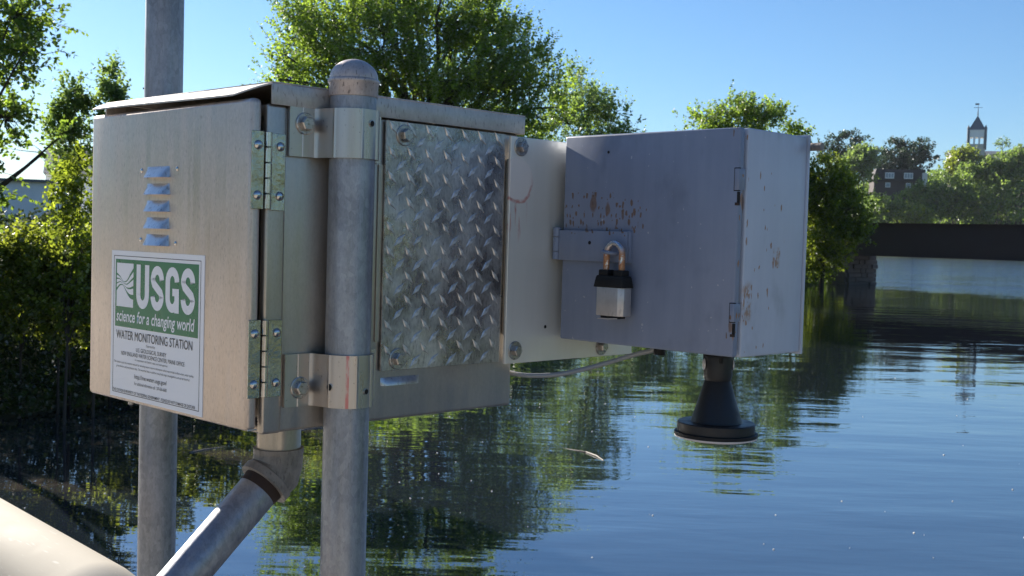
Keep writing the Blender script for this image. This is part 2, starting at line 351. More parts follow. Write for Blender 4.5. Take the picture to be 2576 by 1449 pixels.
def water_mat():
    t = NT('river_water')
    x, y, z = t.xyz()
    vv = t.math('ADD', t.math('MULTIPLY', x, VV.x), t.math('MULTIPLY', y, VV.y))
    uu = t.math('ADD', t.math('MULTIPLY', x, UV.x), t.math('MULTIPLY', y, UV.y))
    cmb = t.n('ShaderNodeCombineXYZ', {0: uu, 1: vv, 2: 0.0}).outputs[0]
    sw = t.n('ShaderNodeMapping', {'Vector': t.coord(), 'Scale': (0.32, 1.0, 1.0), 'Rotation': (0, 0, R(10))}).outputs[0]
    h = t.math('MULTIPLY', t.noise(0.6, 1.5, .4, sw), 0.022)
    h = t.math('ADD', h, t.math('MULTIPLY', t.noise(2.6, 2, .5, sw), 0.0052))
    h = t.math('ADD', h, t.math('MULTIPLY', t.noise(0.13, 1, .5, sw), 0.028))
    calm = t.rng(t.noise(.05, 2, .5, t.coord()), .3, .7, .6, 1.25)
    h = t.math('MULTIPLY', h, calm)
    far = t.rng(t.math('ADD', vv, t.math('MULTIPLY', t.noise(.05, 2, .5, t.coord()), 16)), 92, 125, 0, 1)
    hf = t.math('MULTIPLY', t.noise(0.9, 4, .6, t.coord((.45, 1, 1))), t.math('MULTIPLY', far, t.rng(t.noise(.10, 5, .65, t.coord((.25, 1, 1))), .35, .65, .07, .34)))
    h = t.math('ADD', h, hf)
    # murky brown water, lighter over the silt bar near the left shore
    silt = t.noise(.55, 5, .65, cmb)
    near = t.math('MULTIPLY', t.rng(uu, -13.5, -17.5), t.rng(vv, 16, 9))
    k = t.math('MULTIPLY', t.rng(silt, .42, .62), near)
    b = t.mix(k, (0.012, 0.017, 0.024), (0.085, 0.068, 0.05))
    nrm = t.bump(h, 1.0, 1.0)
    fr = t.math('POWER', t.n('ShaderNodeFresnel', {'IOR': 1.33, 'Normal': nrm}).outputs[0], 0.64)
    body = t.n('ShaderNodeBsdfDiffuse', {'Color': b, 'Normal': nrm})
    gl = t.n('ShaderNodeBsdfGlossy', {'Color': (.97, .985, 1.0, 1), 'Roughness': t.math('ADD', 0.015, t.math('MULTIPLY', far, .08)), 'Normal': nrm})
    mx = t.n('ShaderNodeMixShader', {0: fr, 1: body.outputs[0], 2: gl.outputs[0]})
    t.t.links.new(mx.outputs[0], t.out.inputs[0]); return t.m
M['water'] = water_mat()
M['concrete'] = simple('deck_concrete', (0.40, 0.355, 0.295), .85, 0, .2, 3)
M['stone'] = simple('granite_block', (0.12, 0.10, 0.09), .9, 0, .4, 2)
M['girder'] = simple('dark_rusty_girder', (0.042, 0.027, 0.022), .85, 0.0, .4, .6)
M['white_wall'] = simple('white_siding', (0.80, 0.80, 0.80), .7, 0, .06, 1)
M['roof_slate'] = simple('slate_roof', (0.13, 0.145, 0.165), .75, 0, .2, 1)
M['brown_wall'] = simple('brown_shingle_wall', (0.065, 0.052, 0.052), .85, 0, .3, 1)
M['brown_roof'] = simple('brown_mansard_roof', (0.045, 0.040, 0.046), .85, 0, .3, 1)
M['stone_wall'] = simple('pale_stone_wall', (0.50, 0.47, 0.42), .85, 0, .1, 1)
M['glass'] = simple('window_glass', (0.30, 0.36, 0.42), .08, 0, .2, 1)
M['trim'] = simple('white_window_trim', (0.75, 0.75, 0.75), .6, 0, .05, 2)
M['lamp'] = simple('dark_lamp_metal', (0.05, 0.05, 0.05), .5, .5)
M['fluff'] = simple('white_seed_fluff', (0.75, 0.73, 0.68), .9)
M['twig'] = simple('bleached_driftwood', (0.42, 0.38, 0.33), .85, 0, .3, 12)
M['wetwood'] = simple('wet_driftwood', (0.10, 0.08, 0.06), .5, 0, .3, 8)

# ------------------------------------------------------------------ setting: terrain and river
left_uv = [(-26, -300), (-24, -80), (-21, -5), (-21.5, 9), (-28, 22), (-36, 36), (-45, 50), (-51, 75), (-55, 97), (-60, 110), (-130, 210), (-300, 520)]
riv = [tuple((UV * a + VV * b).xy) for a, b in left_uv] + [(175, 566), (260, 556), (420, 560)] + [tuple((UV * a + VV * b).xy) for a, b in ((38, 620), (34, 300), (30, 60), (30, -20), (26, -300))]
riv = np.array(riv)
def river_sd(X, Y):                          # signed distance: negative inside the river
    P = np.stack([X, Y], -1)[..., None, :]
    A = riv[None]; B = np.roll(riv, -1, 0)[None]
    d = B - A; t = np.clip(((P - A) * d).sum(-1) / (d * d).sum(-1), 0, 1)
    dist = np.sqrt(((A + t[..., None] * d - P) ** 2).sum(-1)).min(-1)
    yi, yj = A[..., 1], B[..., 1]; xi, xj = A[..., 0], B[..., 0]
    with np.errstate(divide='ignore', invalid='ignore'):
        c = ((yi > P[..., 1]) != (yj > P[..., 1])) & (P[..., 0] < (xj - xi) * (P[..., 1] - yi) / (yj - yi) + xi)
    ins = c.sum(-1) % 2 == 1
    return np.where(ins, -dist, dist)
def ss(x, a, b):
    t = np.clip((x - a) / (b - a), 0, 1); return t * t * (3 - 2 * t)
def terrain(X, Y):
    X = np.asarray(X, float); Y = np.asarray(Y, float)
    sd = river_sd(X.ravel(), Y.ravel()).reshape(X.shape)
    z = np.where(sd < 0, np.maximum(sd * 0.22, -2.2) - 0.06, ss(sd, 0, 4.5) * 1.9 + ss(sd, 3, 40) * 1.2)
    far = ss(Y, 540, 620) * (sd > 0)
    z = z + far * ss(sd, 2, 135) * 44 * (0.55 + 0.45 * ss(X, 150, 320)) * (1 - 0.3 * ss(X, 420, 700))
    z = z + (sd > 0) * ss(sd, 4, 60) * (np.sin(X * .05) * np.cos(Y * .043) * 0.5)
    return z
def axis(lim0, lim1, c0, c1, fine, grow):
    a = list(np.arange(c0, c1, fine)); s = fine; x = a[-1]
    while x < lim1: s *= grow; x += s; a.append(x)
    s = fine; x = a[0]
    while x > lim0: s *= grow; x -= s; a.insert(0, x)
    return np.array(a)
gx = axis(-1600, 1700, -32, 45, 1.0, 1.09); gy = axis(-900, 2200, -12, 125, 1.0, 1.055)
XX, YY = np.meshgrid(gx, gy); ZZ = terrain(XX, YY)
vs = np.stack([XX, YY, ZZ], -1).reshape(-1, 3); nx, ny = len(gx), len(gy)
idx = np.arange(nx * ny).reshape(ny, nx)
q = np.stack([idx[:-1, :-1], idx[:-1, 1:], idx[1:, 1:], idx[1:, :-1]], -1).reshape(-1, 4)
def mesh_np(name, v, f, mat, parent=None, smooth=True, tint=None):
    me = bpy.data.meshes.new(name); k = f.shape[1]
    me.vertices.add(len(v)); me.vertices.foreach_set('co', np.ascontiguousarray(v, np.float32).ravel())
    me.loops.add(f.size); me.loops.foreach_set('vertex_index', np.ascontiguousarray(f, np.int32).ravel())
    me.polygons.add(len(f)); me.polygons.foreach_set('loop_start', np.arange(0, f.size, k, dtype=np.int32))
    me.polygons.foreach_set('loop_total', np.full(len(f), k, np.int32))
    if smooth: me.polygons.foreach_set('use_smooth', np.ones(len(f), bool))
    if tint is not None:
        at_ = me.attributes.new('tint', 'FLOAT', 'POINT'); at_.data.foreach_set('value', np.ascontiguousarray(tint, np.float32))
    me.update(); me.validate(); me.materials.append(mat)
    o = bpy.data.objects.new(name, me); col.objects.link(o)
    if parent is not None: o.parent = parent
    return o
tag(mesh_np('ground', vs, q, M['ground']), 'grassy river banks and wooded hill ground', kind='structure')
wv = np.array([(-400, -600, 0), (1500, -600, 0), (1500, 900, 0), (-400, 900, 0)], float)
tag(mesh_np('river', wv, np.array([[0, 1, 2, 3]]), M['water'], smooth=False), 'calm blue river with dark tree reflections', kind='structure')
def gz(x, y): return float(terrain(np.array([x]), np.array([y]))[0])

# the road bridge the picture is taken from
DECK = -1.55
g = G().box((-60, -7.0, DECK - .45), (60, -.30, DECK)); d = g.build('bridge_deck', M['concrete'], None, base=(0, 0, 0))
d.location = st(0, 0, 0); d.rotation_euler = (0, 0, -YAW); tag(d, 'pale concrete bridge deck', kind='structure')

g = G().box((-60, -7.3, DECK - .45), (60, -6.95, DECK + 1.05)); d = g.build('bridge_parapet', M['concrete'], None, base=(0, 0, 0), bevel=.03)
d.location = st(0, 0, 0); d.rotation_euler = (0, 0, -YAW); tag(d, 'plain concrete parapet along the far side of the bridge deck', 'parapet')

# ------------------------------------------------------------------ trees
def unit(a): return a / np.maximum(np.linalg.norm(a, axis=-1, keepdims=True), 1e-9)
def leaf_mesh(base, dirn, size, tint):       # one kite-shaped, slightly folded leaf per row
    n = len(base); dirn = unit(dirn)
    rnd = unit(rng.normal(size=(n, 3)) + np.array([0, 0, .9])); side = unit(np.cross(dirn, rnd)); nor = np.cross(side, dirn)
    s = size[:, None]
    v = np.stack([base, base + dirn * s * .5 + side * s * .36 + nor * s * .08, base + dirn * s, base + dirn * s * .5 - side * s * .36 + nor * s * .08], 1).reshape(-1, 3)
    f = np.arange(n * 4).reshape(n, 4)
    return v, f, np.repeat(tint, 4)
def hash_noise(p, s):
    q = p * s
    return (np.sin(q[:, 0] * 1.7 + np.sin(q[:, 1] * 1.3 + 1) * 1.5) + np.sin(q[:, 1] * 1.9 + np.sin(q[:, 2] * 1.5 + 2) * 1.5) + np.sin(q[:, 2] * 2.1 + np.sin(q[:, 0] * 1.1) * 1.6)) / 3
def crown_points(lobes, n, shell=.5, gap=.0, gscale=.6, clump=0, csig=.5):
    n0 = n
    if clump: n = max(8, int(n / clump * 1.3))
    L = np.array(lobes, float); w = (L[:, 3] * L[:, 4] * L[:, 5]) ** .72; w /= w.sum()
    k = rng.choice(len(L), n, p=w); d = unit(rng.normal(size=(n, 3)))
    r = shell + (1 - shell) * rng.random(n) ** .6; r *= 0.86 + 0.22 * hash_noise(d * 3 + k[:, None] * 7.1, 1.0)
    p = L[k, :3] + d * r[:, None] * L[k, 3:6]
    out = unit(d / L[k, 3:6])
    keep = hash_noise(p + 31.7, gscale) > -1 + 2 * gap * .62
    p, out, k = p[keep], out[keep], k[keep]
    if clump:
        i = rng.integers(0, len(p), n0); q = rng.normal(size=(n0, 3)) * csig * np.array([1, 1, .55])
        return p[i] + q, out[i], k[i]
    return p, out, k
def shoots(p, out, L, m, leaf, up=.6, jit=.45, lo=0., hi=1., lightdir=True):
    n = len(p); d = unit(out * .75 + np.array([0, 0, up]) + rng.normal(size=(n, 3)) * jit)
    ln = L * (.55 + .9 * rng.random(n))
    t = (np.arange(m) + .5) / m
    base = p[:, None] + d[:, None] * (t[None, :, None] * ln[:, None, None])
    a = rng.random((n, m)) * 6.283; e = unit(np.cross(d, rng.normal(size=(n, 3)))); b = np.cross(d, e)
    ld = d[:, None] * .6 + (e[:, None] * np.cos(a)[..., None] + b[:, None] * np.sin(a)[..., None]) * .9 + np.array([0, 0, -.25])
    tint = np.clip(lo + (hi - lo) * (rng.random((n, 1)) * .6 + rng.random((n, m)) * .4), 0, 1)
    sz = leaf * (.7 + .6 * rng.random((n, m))) * (1.1 - .35 * t[None])
    return base.reshape(-1, 3), ld.reshape(-1, 3), sz.ravel(), tint.ravel(), d, ln
def limb_path(a, b, n=5, wob=.08):
    a = np.array(a, float); b = np.array(b, float); L = np.linalg.norm(b - a); pts = []
    for i in range(n):
        t = i / (n - 1); p = a * (1 - t) + b * t
        p = p + np.array([0, 0, 1]) * L * .10 * math.sin(math.pi * t) + (rng.normal(size=3) * wob * L * .4 if 0 < i < n - 1 else 0)
        pts.append(tuple(p))
    return pts
def tree(name, label, cat, base, lobes, mat, nshoot, L, m, leaf, trunk_r, group=None, shell=.5, gap=.2, gscale=.6, up=.6, jit=.45, lo=0, hi=1, twigs=.25, fork=.35, limbs=None, clump=0, csig=.5, radial=.0):
    """base: world point; lobes: world ellipsoids (x, y, z, rx, ry, rz)"""
    o = thing(name, label, cat, base, group, 0, station=False); b = np.array(base)
    p, out, k = crown_points(lobes, nshoot, shell, gap, gscale, clump, csig)
    if radial:
        root = b + (np.array(lobes)[:, :3].mean(0) - b) * .45; out = unit(out + radial * unit(p - root))
    lb, ld, ls, lt, d, ln = shoots(p, out, L, m, leaf, up, jit, lo, hi)
    v, f, t = leaf_mesh(lb, ld, ls, lt)
    mesh_np('crown', v - b, f, mat, o, False, t)
    g = G(); LB = np.array(lobes)
    top = LB[:, :3].mean(0); top[2] = max(LB[:, 2]); fk = b + (top - b) * fork; fk[:2] = b[:2] + (top[:2] - b[:2]) * .3
    g.tube([tuple(np.array(x) - b) for x in [b - [0, 0, .3], b * .6 + fk * .4, fk]], [trunk_r * 1.25, trunk_r, trunk_r * .85], 8)
    for i, q_ in enumerate(LB):
        pa = limb_path(fk, q_[:3]); g.tube([tuple(np.array(x) - b) for x in pa], list(np.linspace(trunk_r * .55, trunk_r * .14, len(pa))), 6)
    nt = int(len(p) * twigs)
    for i in rng.choice(len(p), nt, replace=False):
        c = LB[k[i], :3]; e = p[i] + d[i] * ln[i] * .7; s0 = c + (p[i] - c) * .15
        mid = (s0 + p[i]) / 2 + rng.normal(size=3) * .06 * np.linalg.norm(p[i] - s0)
        rr = trunk_r * .10
        g.tube([tuple(s0 - b), tuple(mid - b), tuple(p[i] - b), tuple(e - b)], [rr, rr * .7, rr * .45, rr * .2], 3, caps=False)
    g.build('trunk', M['bark'], o, angle=60)
    return o
def lobe(px, py, dist, rpx, rpy, rd, dd=0.):   # a lobe centred on a picture point, radii in picture units
    c = at(px, py, dist + dd); k = (dist + dd) / FPX
    return (c.x, c.y, c.z, rpx * k, rd, rpy * k)
def foot(px, dist):
    c = at(px, 600, dist); return (c.x, c.y, gz(c.x, c.y))

# the big maple behind the station
D = 78
mp = [lobe(800, 130, D, 105, 115, 4, 0), lobe(860, 60, D, 110, 90, 3.5, 2), lobe(960, 130, D, 130, 120, 4.5, -2), lobe(1000, 30, D, 120, 70, 4, 1), lobe(1120, 60, D, 130, 120, 4.5, -1),
      lobe(1220, 60, D, 90, 95, 4, 1), lobe(1150, 200, D, 160, 120, 4.5, -2), lobe(1270, 190, D, 110, 100, 4, 0), lobe(1330, 280, D, 90, 80, 3.5, -1), lobe(1040, 270, D, 190, 110, 4, 0),
      lobe(850, 260, D, 130, 110, 4, 0), lobe(1240, 380, D, 150, 100, 4, -2), lobe(900, 420, D, 160, 110, 4, 0), lobe(1080, 440, D, 170, 100, 4, -2), lobe(1300, 470, D, 120, 70, 4, -2), lobe(780, 520, D, 110, 70, 4, -1)]
mp += [lobe(a_, b_, D, 17, 46, 1.0, e_) for a_, b_, e_ in ((735, 60, 0), (765, 10, 1), (800, -10, 0), (705, 130, 0), (700, 200, -1), (900, -20, 0), (960, -35, 1), (1040, -30, 0), (1120, -40, 0), (1190, -25, 1), (1245, 0, 0), (1285, 40, 0), (1268, 70, -1), (1315, 110, 0), (1352, 165, 0), (1385, 215, 0), (1405, 270, 0))]
tree('maple_tree', 'tall broad green maple rising behind the aluminium box', 'tree', foot(1080, D), mp, M['leaf_maple'], 7400, 1.3, 12, .25, .42, shell=.35, gap=.30, gscale=.8, up=.55, jit=.28, twigs=.10, clump=15, csig=.62, radial=1.4)
tree('spruce_tree', 'dark spruce half hidden at the left edge of the big maple', 'tree', foot(742, 92), [lobe(735, 200, 92, 40, 40, 1.3), lobe(742, 120, 92, 28, 60, 1.0), lobe(735, 300, 92, 60, 90, 2), lobe(770, 5, 92, 20, 40, .8), lobe(780, 60, 92, 26, 50, .9)], M['leaf_dark'], 900, .8, 12, .22, .2, up=-.1, shell=.2, gap=.1)
D = 88
tree('ash_tree', 'airy pale green tree right of the big maple', 'tree', foot(1500, D), [lobe(1420, 300, D, 60, 90, 3), lobe(1480, 270, D, 65, 65, 3), lobe(1540, 290, D, 55, 50, 2.5), lobe(1585, 310, D, 28, 36, 2), lobe(1490, 370, D, 120, 70, 3), lobe(1440, 210, D, 34, 30, 2), lobe(1520, 470, D, 130, 90, 3.5)], M['leaf_pale'], 1500, 1.0, 11, .24, .2, shell=.25, gap=.40, gscale=.9, up=.4, twigs=.35, clump=8, csig=.5, radial=.8)
D = 104
tree('riverside_tree', 'rounded green tree top just above the grey cabinet', 'tree', foot(1850, D), [lobe(1790, 310, D, 55, 32, 2.5), lobe(1870, 290, D, 75, 40, 3), lobe(1920, 300, D, 50, 40, 3), lobe(1850, 380, D, 130, 80, 4), lobe(1760, 430, D, 90, 90, 4), lobe(1890, 500, D, 120, 90, 4)], M['leaf_maple'], 2000, 1.0, 11, .30, .25, shell=.3, gap=.25, gscale=.8, hi=.85, clump=12, csig=.7, radial=.8)
tree('slender_tree', 'small twiggy tree top above the right corner of the grey cabinet', 'tree', foot(2000, 106), [lobe(1990, 330, 106, 20, 20, 1), lobe(2018, 335, 106, 14, 14, .8), lobe(2000, 390, 106, 45, 45, 2), lobe(2005, 480, 106, 60, 70, 3)], M['leaf_maple'], 700, .9, 11, .30, .15, shell=.2, gap=.35)
for a, (px, t, w, Dd, nm, lab) in enumerate([(1330, 520, 120, 76, 'bank_shrub', 'shrubs on the bank hidden behind the flat aluminium plate'), (1640, 470, 150, 92, 'bank_shrub', 'bank shrub behind the hasp side of the grey cabinet')]):
    tree(nm, lab, 'shrub', foot(px, Dd), [lobe(px - w * .4, t + 60, Dd, w * .6, 90, 3), lobe(px + w * .4, t + 70, Dd, w * .6, 90, 3), lobe(px, t + 20, Dd, w * .5, 70, 3)], M['leaf_maple'], 1100, .9, 10, .28, .12, group='shrubs on the river bank', hi=.6, gap=.2)
D = 104
ab = [lobe(2075, 440, D, 55, 45, 2), lobe(2110, 480, D, 50, 50, 2, -1), lobe(2060, 520, D, 60, 60, 2, 1), lobe(2140, 530, D, 45, 45, 1.8, -2), lobe(2090, 590, D, 70, 55, 2, -1), lobe(2150, 590, D, 35, 30, 1.5, -2), lobe(2055, 650, D, 60, 55, 2, 0), lobe(2110, 640, D, 40, 30, 1.5, -2)]
tree('bridge_side_tree', 'sunlit yellow green tree at the end of the dark bridge girder', 'tree', foot(2070, D + 1), ab, M['leaf_yellow'], 2300, .75, 12, .26, .2, shell=.3, gap=.2, gscale=.9, lo=0, hi=.9, clump=10, csig=.45)

# left bank: near tree, saplings, shrubs
D = 20
nl = [lobe(-60, 60, D, 130, 100, 1.2), lobe(30, 40, D, 55, 60, .8, -.3), lobe(10, 170, D, 85, 70, .9), lobe(-120, 200, D, 140, 110, 1.2), lobe(60, 130, D, 40, 45, .6, -.4), lobe(10, 300, D, 60, 75, .8), lobe(-80, 400, D, 120, 90, 1), lobe(10, 410, D, 40, 50, .5, -.4), lobe(-50, 500, D, 60, 60, .7), lobe(110, 385, D, 55, 40, .5, .4), lobe(150, 345, D, 36, 30, .4, .4), lobe(-150, -60, D, 160, 90, 1.2), lobe(-260, 200, D, 150, 250, 1.5)]
tree('boxelder_tree', 'leafy tree reaching in from the left edge of the view', 'tree', foot(-210, D), nl, M['leaf_maple'], 1250, .34, 10, .105, .10, shell=.15, gap=.32, gscale=3.0, up=.2, lo=0, hi=.75, twigs=.5, clump=7, csig=.2)
D = 23
tree('sapling', 'young leafy sapling with a pointed top, nearest the left tree', 'sapling', foot(178, D), [lobe(178, 215, D, 22, 34, .2), lobe(180, 270, D, 45, 40, .35), lobe(215, 265, D, 26, 26, .25), lobe(175, 340, D, 55, 50, .4), lobe(150, 300, D, 26, 36, .3), lobe(175, 420, D, 50, 60, .4)], M['leaf_pale'], 420, .26, 10, .095, .035, 'saplings on the left bank', shell=.05, gap=.2, gscale=4, up=1.0, jit=.35, twigs=.5)
tree('sapling', 'tall pointed sapling beside the upper left corner of the aluminium box', 'sapling', foot(282, D + 1), [lobe(275, 185, D, 12, 34, .15), lobe(280, 235, D, 28, 36, .3), lobe(285, 300, D, 40, 50, .4), lobe(300, 270, D, 26, 26, .3), lobe(290, 400, D, 60, 80, .5)], M['leaf_pale'], 420, .26, 10, .095, .035, 'saplings on the left bank', shell=.05, gap=.15, gscale=4, up=1.0, jit=.35, twigs=.5)
tree('sapling', 'thin stemmed sapling with sunlit yellow leaves beside the box edge', 'sapling', foot(165, D - 2.4), [lobe(150, 470, D - 2.4, 40, 40, .3), lobe(195, 440, D - 2.4, 36, 40, .3), lobe(205, 520, D - 2.4, 36, 50, .3), lobe(160, 560, D - 2.4, 30, 50, .3), lobe(205, 620, D - 2.4, 40, 60, .35), lobe(225, 700, D - 2.4, 40, 70, .35), lobe(200, 400, D - 2.4, 30, 24, .3)], M['leaf_yellow'], 290, .26, 10, .095, .03, 'saplings on the left bank', shell=.05, gap=.3, gscale=4, up=.4, hi=.9, twigs=.5)
sh_lab = ['sunlit yellow green shrub at the far left of the bank', 'rounded shrub with bright top below the white wall', 'low shrub in front of the yellow sapling stem', 'dense shrub touching the left edge of the aluminium box']
for i, (px, py, w) in enumerate([(-60, 640, 95), (55, 635, 85), (150, 650, 70), (240, 640, 80)]):
    D = 22.3 - .25 * i
    tree('bank_bush', sh_lab[i], 'shrub', foot(px, D), [lobe(px, py, D, w, 55, .7), lobe(px - w * .5, py + 60, D, w * .7, 70, .7, -.4), lobe(px + w * .5, py + 50, D, w * .7, 70, .7, -.3), lobe(px, py + 150, D, w, 90, .6, -.6)], M['leaf_bush'], 620, .30, 10, .10, .03, 'shrubs along the left bank', shell=.45, gap=.12, gscale=3, up=.9, hi=1, twigs=.3)
hb = ['shrub on the bank behind the left part of the aluminium box', 'shrub on the bank behind the domed post', 'shrub on the bank behind the tread plate']
for i, (px, py, w, D) in enumerate([(370, 720, 110, 24), (560, 735, 110, 26), (760, 700, 120, 31)]):
    tree('bank_bush', hb[i], 'shrub', foot(px, D), [lobe(px, py, D, w, 60, .7), lobe(px - w * .5, py + 60, D, w * .7, 70, .7, -.4), lobe(px + w * .5, py + 50, D, w * .7, 70, .7, -.3), lobe(px, py + 110, D, w, 70, .6, -.6)], M['leaf_bush'], 500, .30, 9, .11, .03, 'shrubs along the left bank', shell=.45, gap=.12, gscale=3, up=.9, hi=1, twigs=.3)
# undergrowth clothing the bank slope: one uncountable mass
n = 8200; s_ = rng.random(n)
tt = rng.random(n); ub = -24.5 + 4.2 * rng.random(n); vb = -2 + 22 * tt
ub = np.interp(vb, [-6, -5, 9, 22], [-21, -21, -21.5, -28]) - rng.random(n) * 7.5 + .45  # unseen back rows added to block the low sun
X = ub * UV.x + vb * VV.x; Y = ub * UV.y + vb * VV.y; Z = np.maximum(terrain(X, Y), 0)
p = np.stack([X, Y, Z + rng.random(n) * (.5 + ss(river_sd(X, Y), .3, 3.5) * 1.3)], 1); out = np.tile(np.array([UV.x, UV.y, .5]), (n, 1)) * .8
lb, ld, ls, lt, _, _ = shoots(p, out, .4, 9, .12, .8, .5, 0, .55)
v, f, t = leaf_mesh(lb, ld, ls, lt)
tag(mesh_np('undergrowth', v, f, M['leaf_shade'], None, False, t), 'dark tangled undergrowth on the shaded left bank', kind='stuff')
# bank vegetation further along the shore
n = 5200; vb = 20 + 82 * rng.random(n); ub = np.interp(vb, [22, 36, 50, 75, 97, 110], [-28, -36, -45, -51, -55, -60]) - rng.random(n) * 10 + .3
X = ub * UV.x + vb * VV.x; Y = ub * UV.y + vb * VV.y; Z = np.maximum(terrain(X, Y), 0)
p = np.stack([X, Y, Z + rng.random(n) ** 1.5 * 2.6], 1); out = np.tile(np.array([UV.x, UV.y, .4]), (n, 1))
lb, ld, ls, lt, _, _ = shoots(p, out, .9, 9, .28, .7, .5, 0, .7)
v, f, t = leaf_mesh(lb, ld, ls, lt)
tag(mesh_np('shore_brush', v, f, M['leaf_maple'], None, False, t), 'green brush along the far part of the left shore', kind='stuff')

# unseen trees added upstream on the left bank, blocking low sky from the door
for i, (u_, v_, h) in enumerate([(-30, -12, 9), (-34, -24, 11), (-27, -34, 10), (-38, 4, 8)]):
    c = UV * u_ + VV * v_; z0 = gz(c.x, c.y)
    tree('added_bank_tree', ['added unseen tree nearest the upstream side of the bridge', 'tall added unseen tree behind the bridge parapet', 'added unseen tree farthest upstream on the left bank', 'added unseen tree level with the bridge end'][i], 'tree', (c.x, c.y, z0), [(c.x, c.y, z0 + h * .6, h * .4, h * .4, h * .4), (c.x - 2, c.y + 1, z0 + h * .45, h * .35, h * .35, h * .3), (c.x + 2, c.y - 1, z0 + h * .4, h * .35, h * .35, h * .3)], M['leaf_maple'], 900, 1.0, 8, .45, .2, 'added unseen trees upstream', gap=.2, twigs=.05)

# the wooded right bank, outside the picture but mirrored in the metal
n = 5200; vb = rng.uniform(-60, 190, n); ub = 31 + rng.random(n) * 14
X = ub * UV.x + vb * VV.x; Y = ub * UV.y + vb * VV.y; Z = np.maximum(terrain(X, Y), 0)
hh = 11 + 4 * np.sin(vb * .31) + 2 * np.sin(vb * .83 + 1)
p = np.stack([X, Y, Z + rng.random(n) ** .8 * hh * ss(ub, 30.5, 35)], 1); out = np.tile(np.array([-UV.x, -UV.y, .4]), (n, 1))
lb, ld, ls, lt, _, _ = shoots(p, out, 1.6, 9, .6, .6, .5, 0, .8)
v, f, t = leaf_mesh(lb, ld, ls, lt)
tag(mesh_np('right_bank_wood', v, f, M['leaf_maple'], None, False, t), 'green wood along the right river bank', kind='stuff')

# ------------------------------------------------------------------ far hill: woods, buildings
def conifer(name, label, px, top, bottom, wpx, dist, mat, layers=13, group=None):
    c = at(px, bottom, dist); tp = at(px, top, dist); b = np.array([c.x, c.y, c.z]); h = tp.z - c.z; w = wpx * dist / FPX
    o = thing(name, label, 'tree', tuple(b), group, 0, station=False); P = []; O = []
    for i in range(layers):
        t = i / layers; r = w * (1 - t) ** .8 + .2
        for k in range(9):
            a = rng.random() * 6.283; L = r * (.75 + .4 * rng.random())
            for s in np.linspace(.15, 1, 6):
                P.append((math.cos(a) * L * s, math.sin(a) * L * s, h * (.08 + .92 * t) - L * s * .25 + rng.normal() * .15)); O.append((math.cos(a), math.sin(a), -.1))
    P = np.array(P); O = np.array(O)
    lb, ld, ls, lt, _, _ = shoots(P, O, 1.2, 6, .9, -.1, .3, 0, .8)
    v, f, t = leaf_mesh(lb, ld, ls, lt); mesh_np('crown', v, f, mat, o, False, t)
    G().tube([(0, 0, -1), (0, 0, h * .6), (0, 0, h)], [w * .08, w * .05, .05], 6).build('trunk', M['bark'], o)
    return o
far_trees = [
 ('broad dark pine crown at the left of the far hilltop', 2130, 375, 90, 45, 640, 'leaf_dark'),
 ('dark pine with gaps of sky above the brown house', 2250, 390, 60, 45, 660, 'leaf_dark'),
 ('dark rounded pine at the right end of the far pine group', 2310, 395, 42, 52, 650, 'leaf_dark'),
 ('olive tree left of the white gabled house', 2150, 420, 60, 48, 610, 'leaf_far'),
 ('pale olive tree between the dark pines', 2166, 396, 38, 32, 615, 'leaf_pale'),
 ('small pale tree just above the bridge girder', 2225, 520, 45, 40, 585, 'leaf_far'),
 ('light green tree sloping down right of the brown house', 2330, 500, 70, 42, 590, 'leaf_far'),
 ('yellow green tree crown under the tower', 2425, 400, 38, 34, 615, 'leaf_yellow'),
 ('wide green tree below the tower', 2470, 440, 75, 50, 600, 'leaf_far'),
 ('green tree at the right edge of the view', 2560, 420, 70, 50, 600, 'leaf_far'),
 ('mid green tree on the lower slope above the girder', 2400, 490, 80, 55, 590, 'leaf_far'),
 ('large shaded tree on the lower slope at right', 2510, 505, 95, 60, 585, 'leaf_far'),
 ('small sunlit bush at the water edge above the girder', 2300, 545, 40, 22, 575, 'leaf_yellow'),
 ('pale green tree top at the right end of the long roof', 2575, 395, 45, 22, 605, 'leaf_pale'),
]
for lab, px, py, w, h, dist, mt in far_trees:
    c = at(px, py + h * 1.2, dist); zz = gz(c.x, c.y)
    ls_ = [lobe(px - w * .45, py + h * .15, dist, w * .55, h * .7, 7), lobe(px + w * .45, py + h * .1, dist, w * .55, h * .75, 7), lobe(px, py - h * .25, dist, w * .6, h * .75, 7), lobe(px - w * .1, py + h * .5, dist, w * .8, h * .7, 8, -3)]
    tree('pine_tree' if mt == 'leaf_dark' else 'hillside_tree', lab, 'tree', (c.x, c.y, min(zz, c.z)), ls_, M[mt], 750 if mt != 'leaf_dark' else 620, 2.4, 9, 1.25, .5, 'trees on the far hill', shell=.45, gap=.15 if mt != 'leaf_dark' else .42, gscale=.32, up=.5, twigs=.05, clump=9, csig=1.5)
conifer('spruce_tree', 'pointed dark spruce left of the tower', 2412, 378, 450, 27, 640, M['leaf_dark'])
c = at(2522, 372, 660)
tree('bare_tree', 'thin sparse tree on the skyline right of the tower', 'tree', (c.x, c.y, c.z - 4), [lobe(2522, 357, 660, 20, 11, 3), lobe(2512, 366, 660, 10, 8, 2), lobe(2532, 366, 660, 10, 8, 2)], M['leaf_pale'], 90, 1.5, 6, .8, .25, twigs=.6, gap=.3)
n = 900; px = rng.uniform(1980, 2900, n); dist = rng.uniform(568, 760, n)
X = (px - PCX) / FPX * dist; Y = dist; Z = terrain(X, Y); ok = Z > 1.0
p = np.stack([X, Y, Z + 2 + rng.random(n) * 6], 1)[ok]; i_ = rng.integers(0, len(p), 9500)
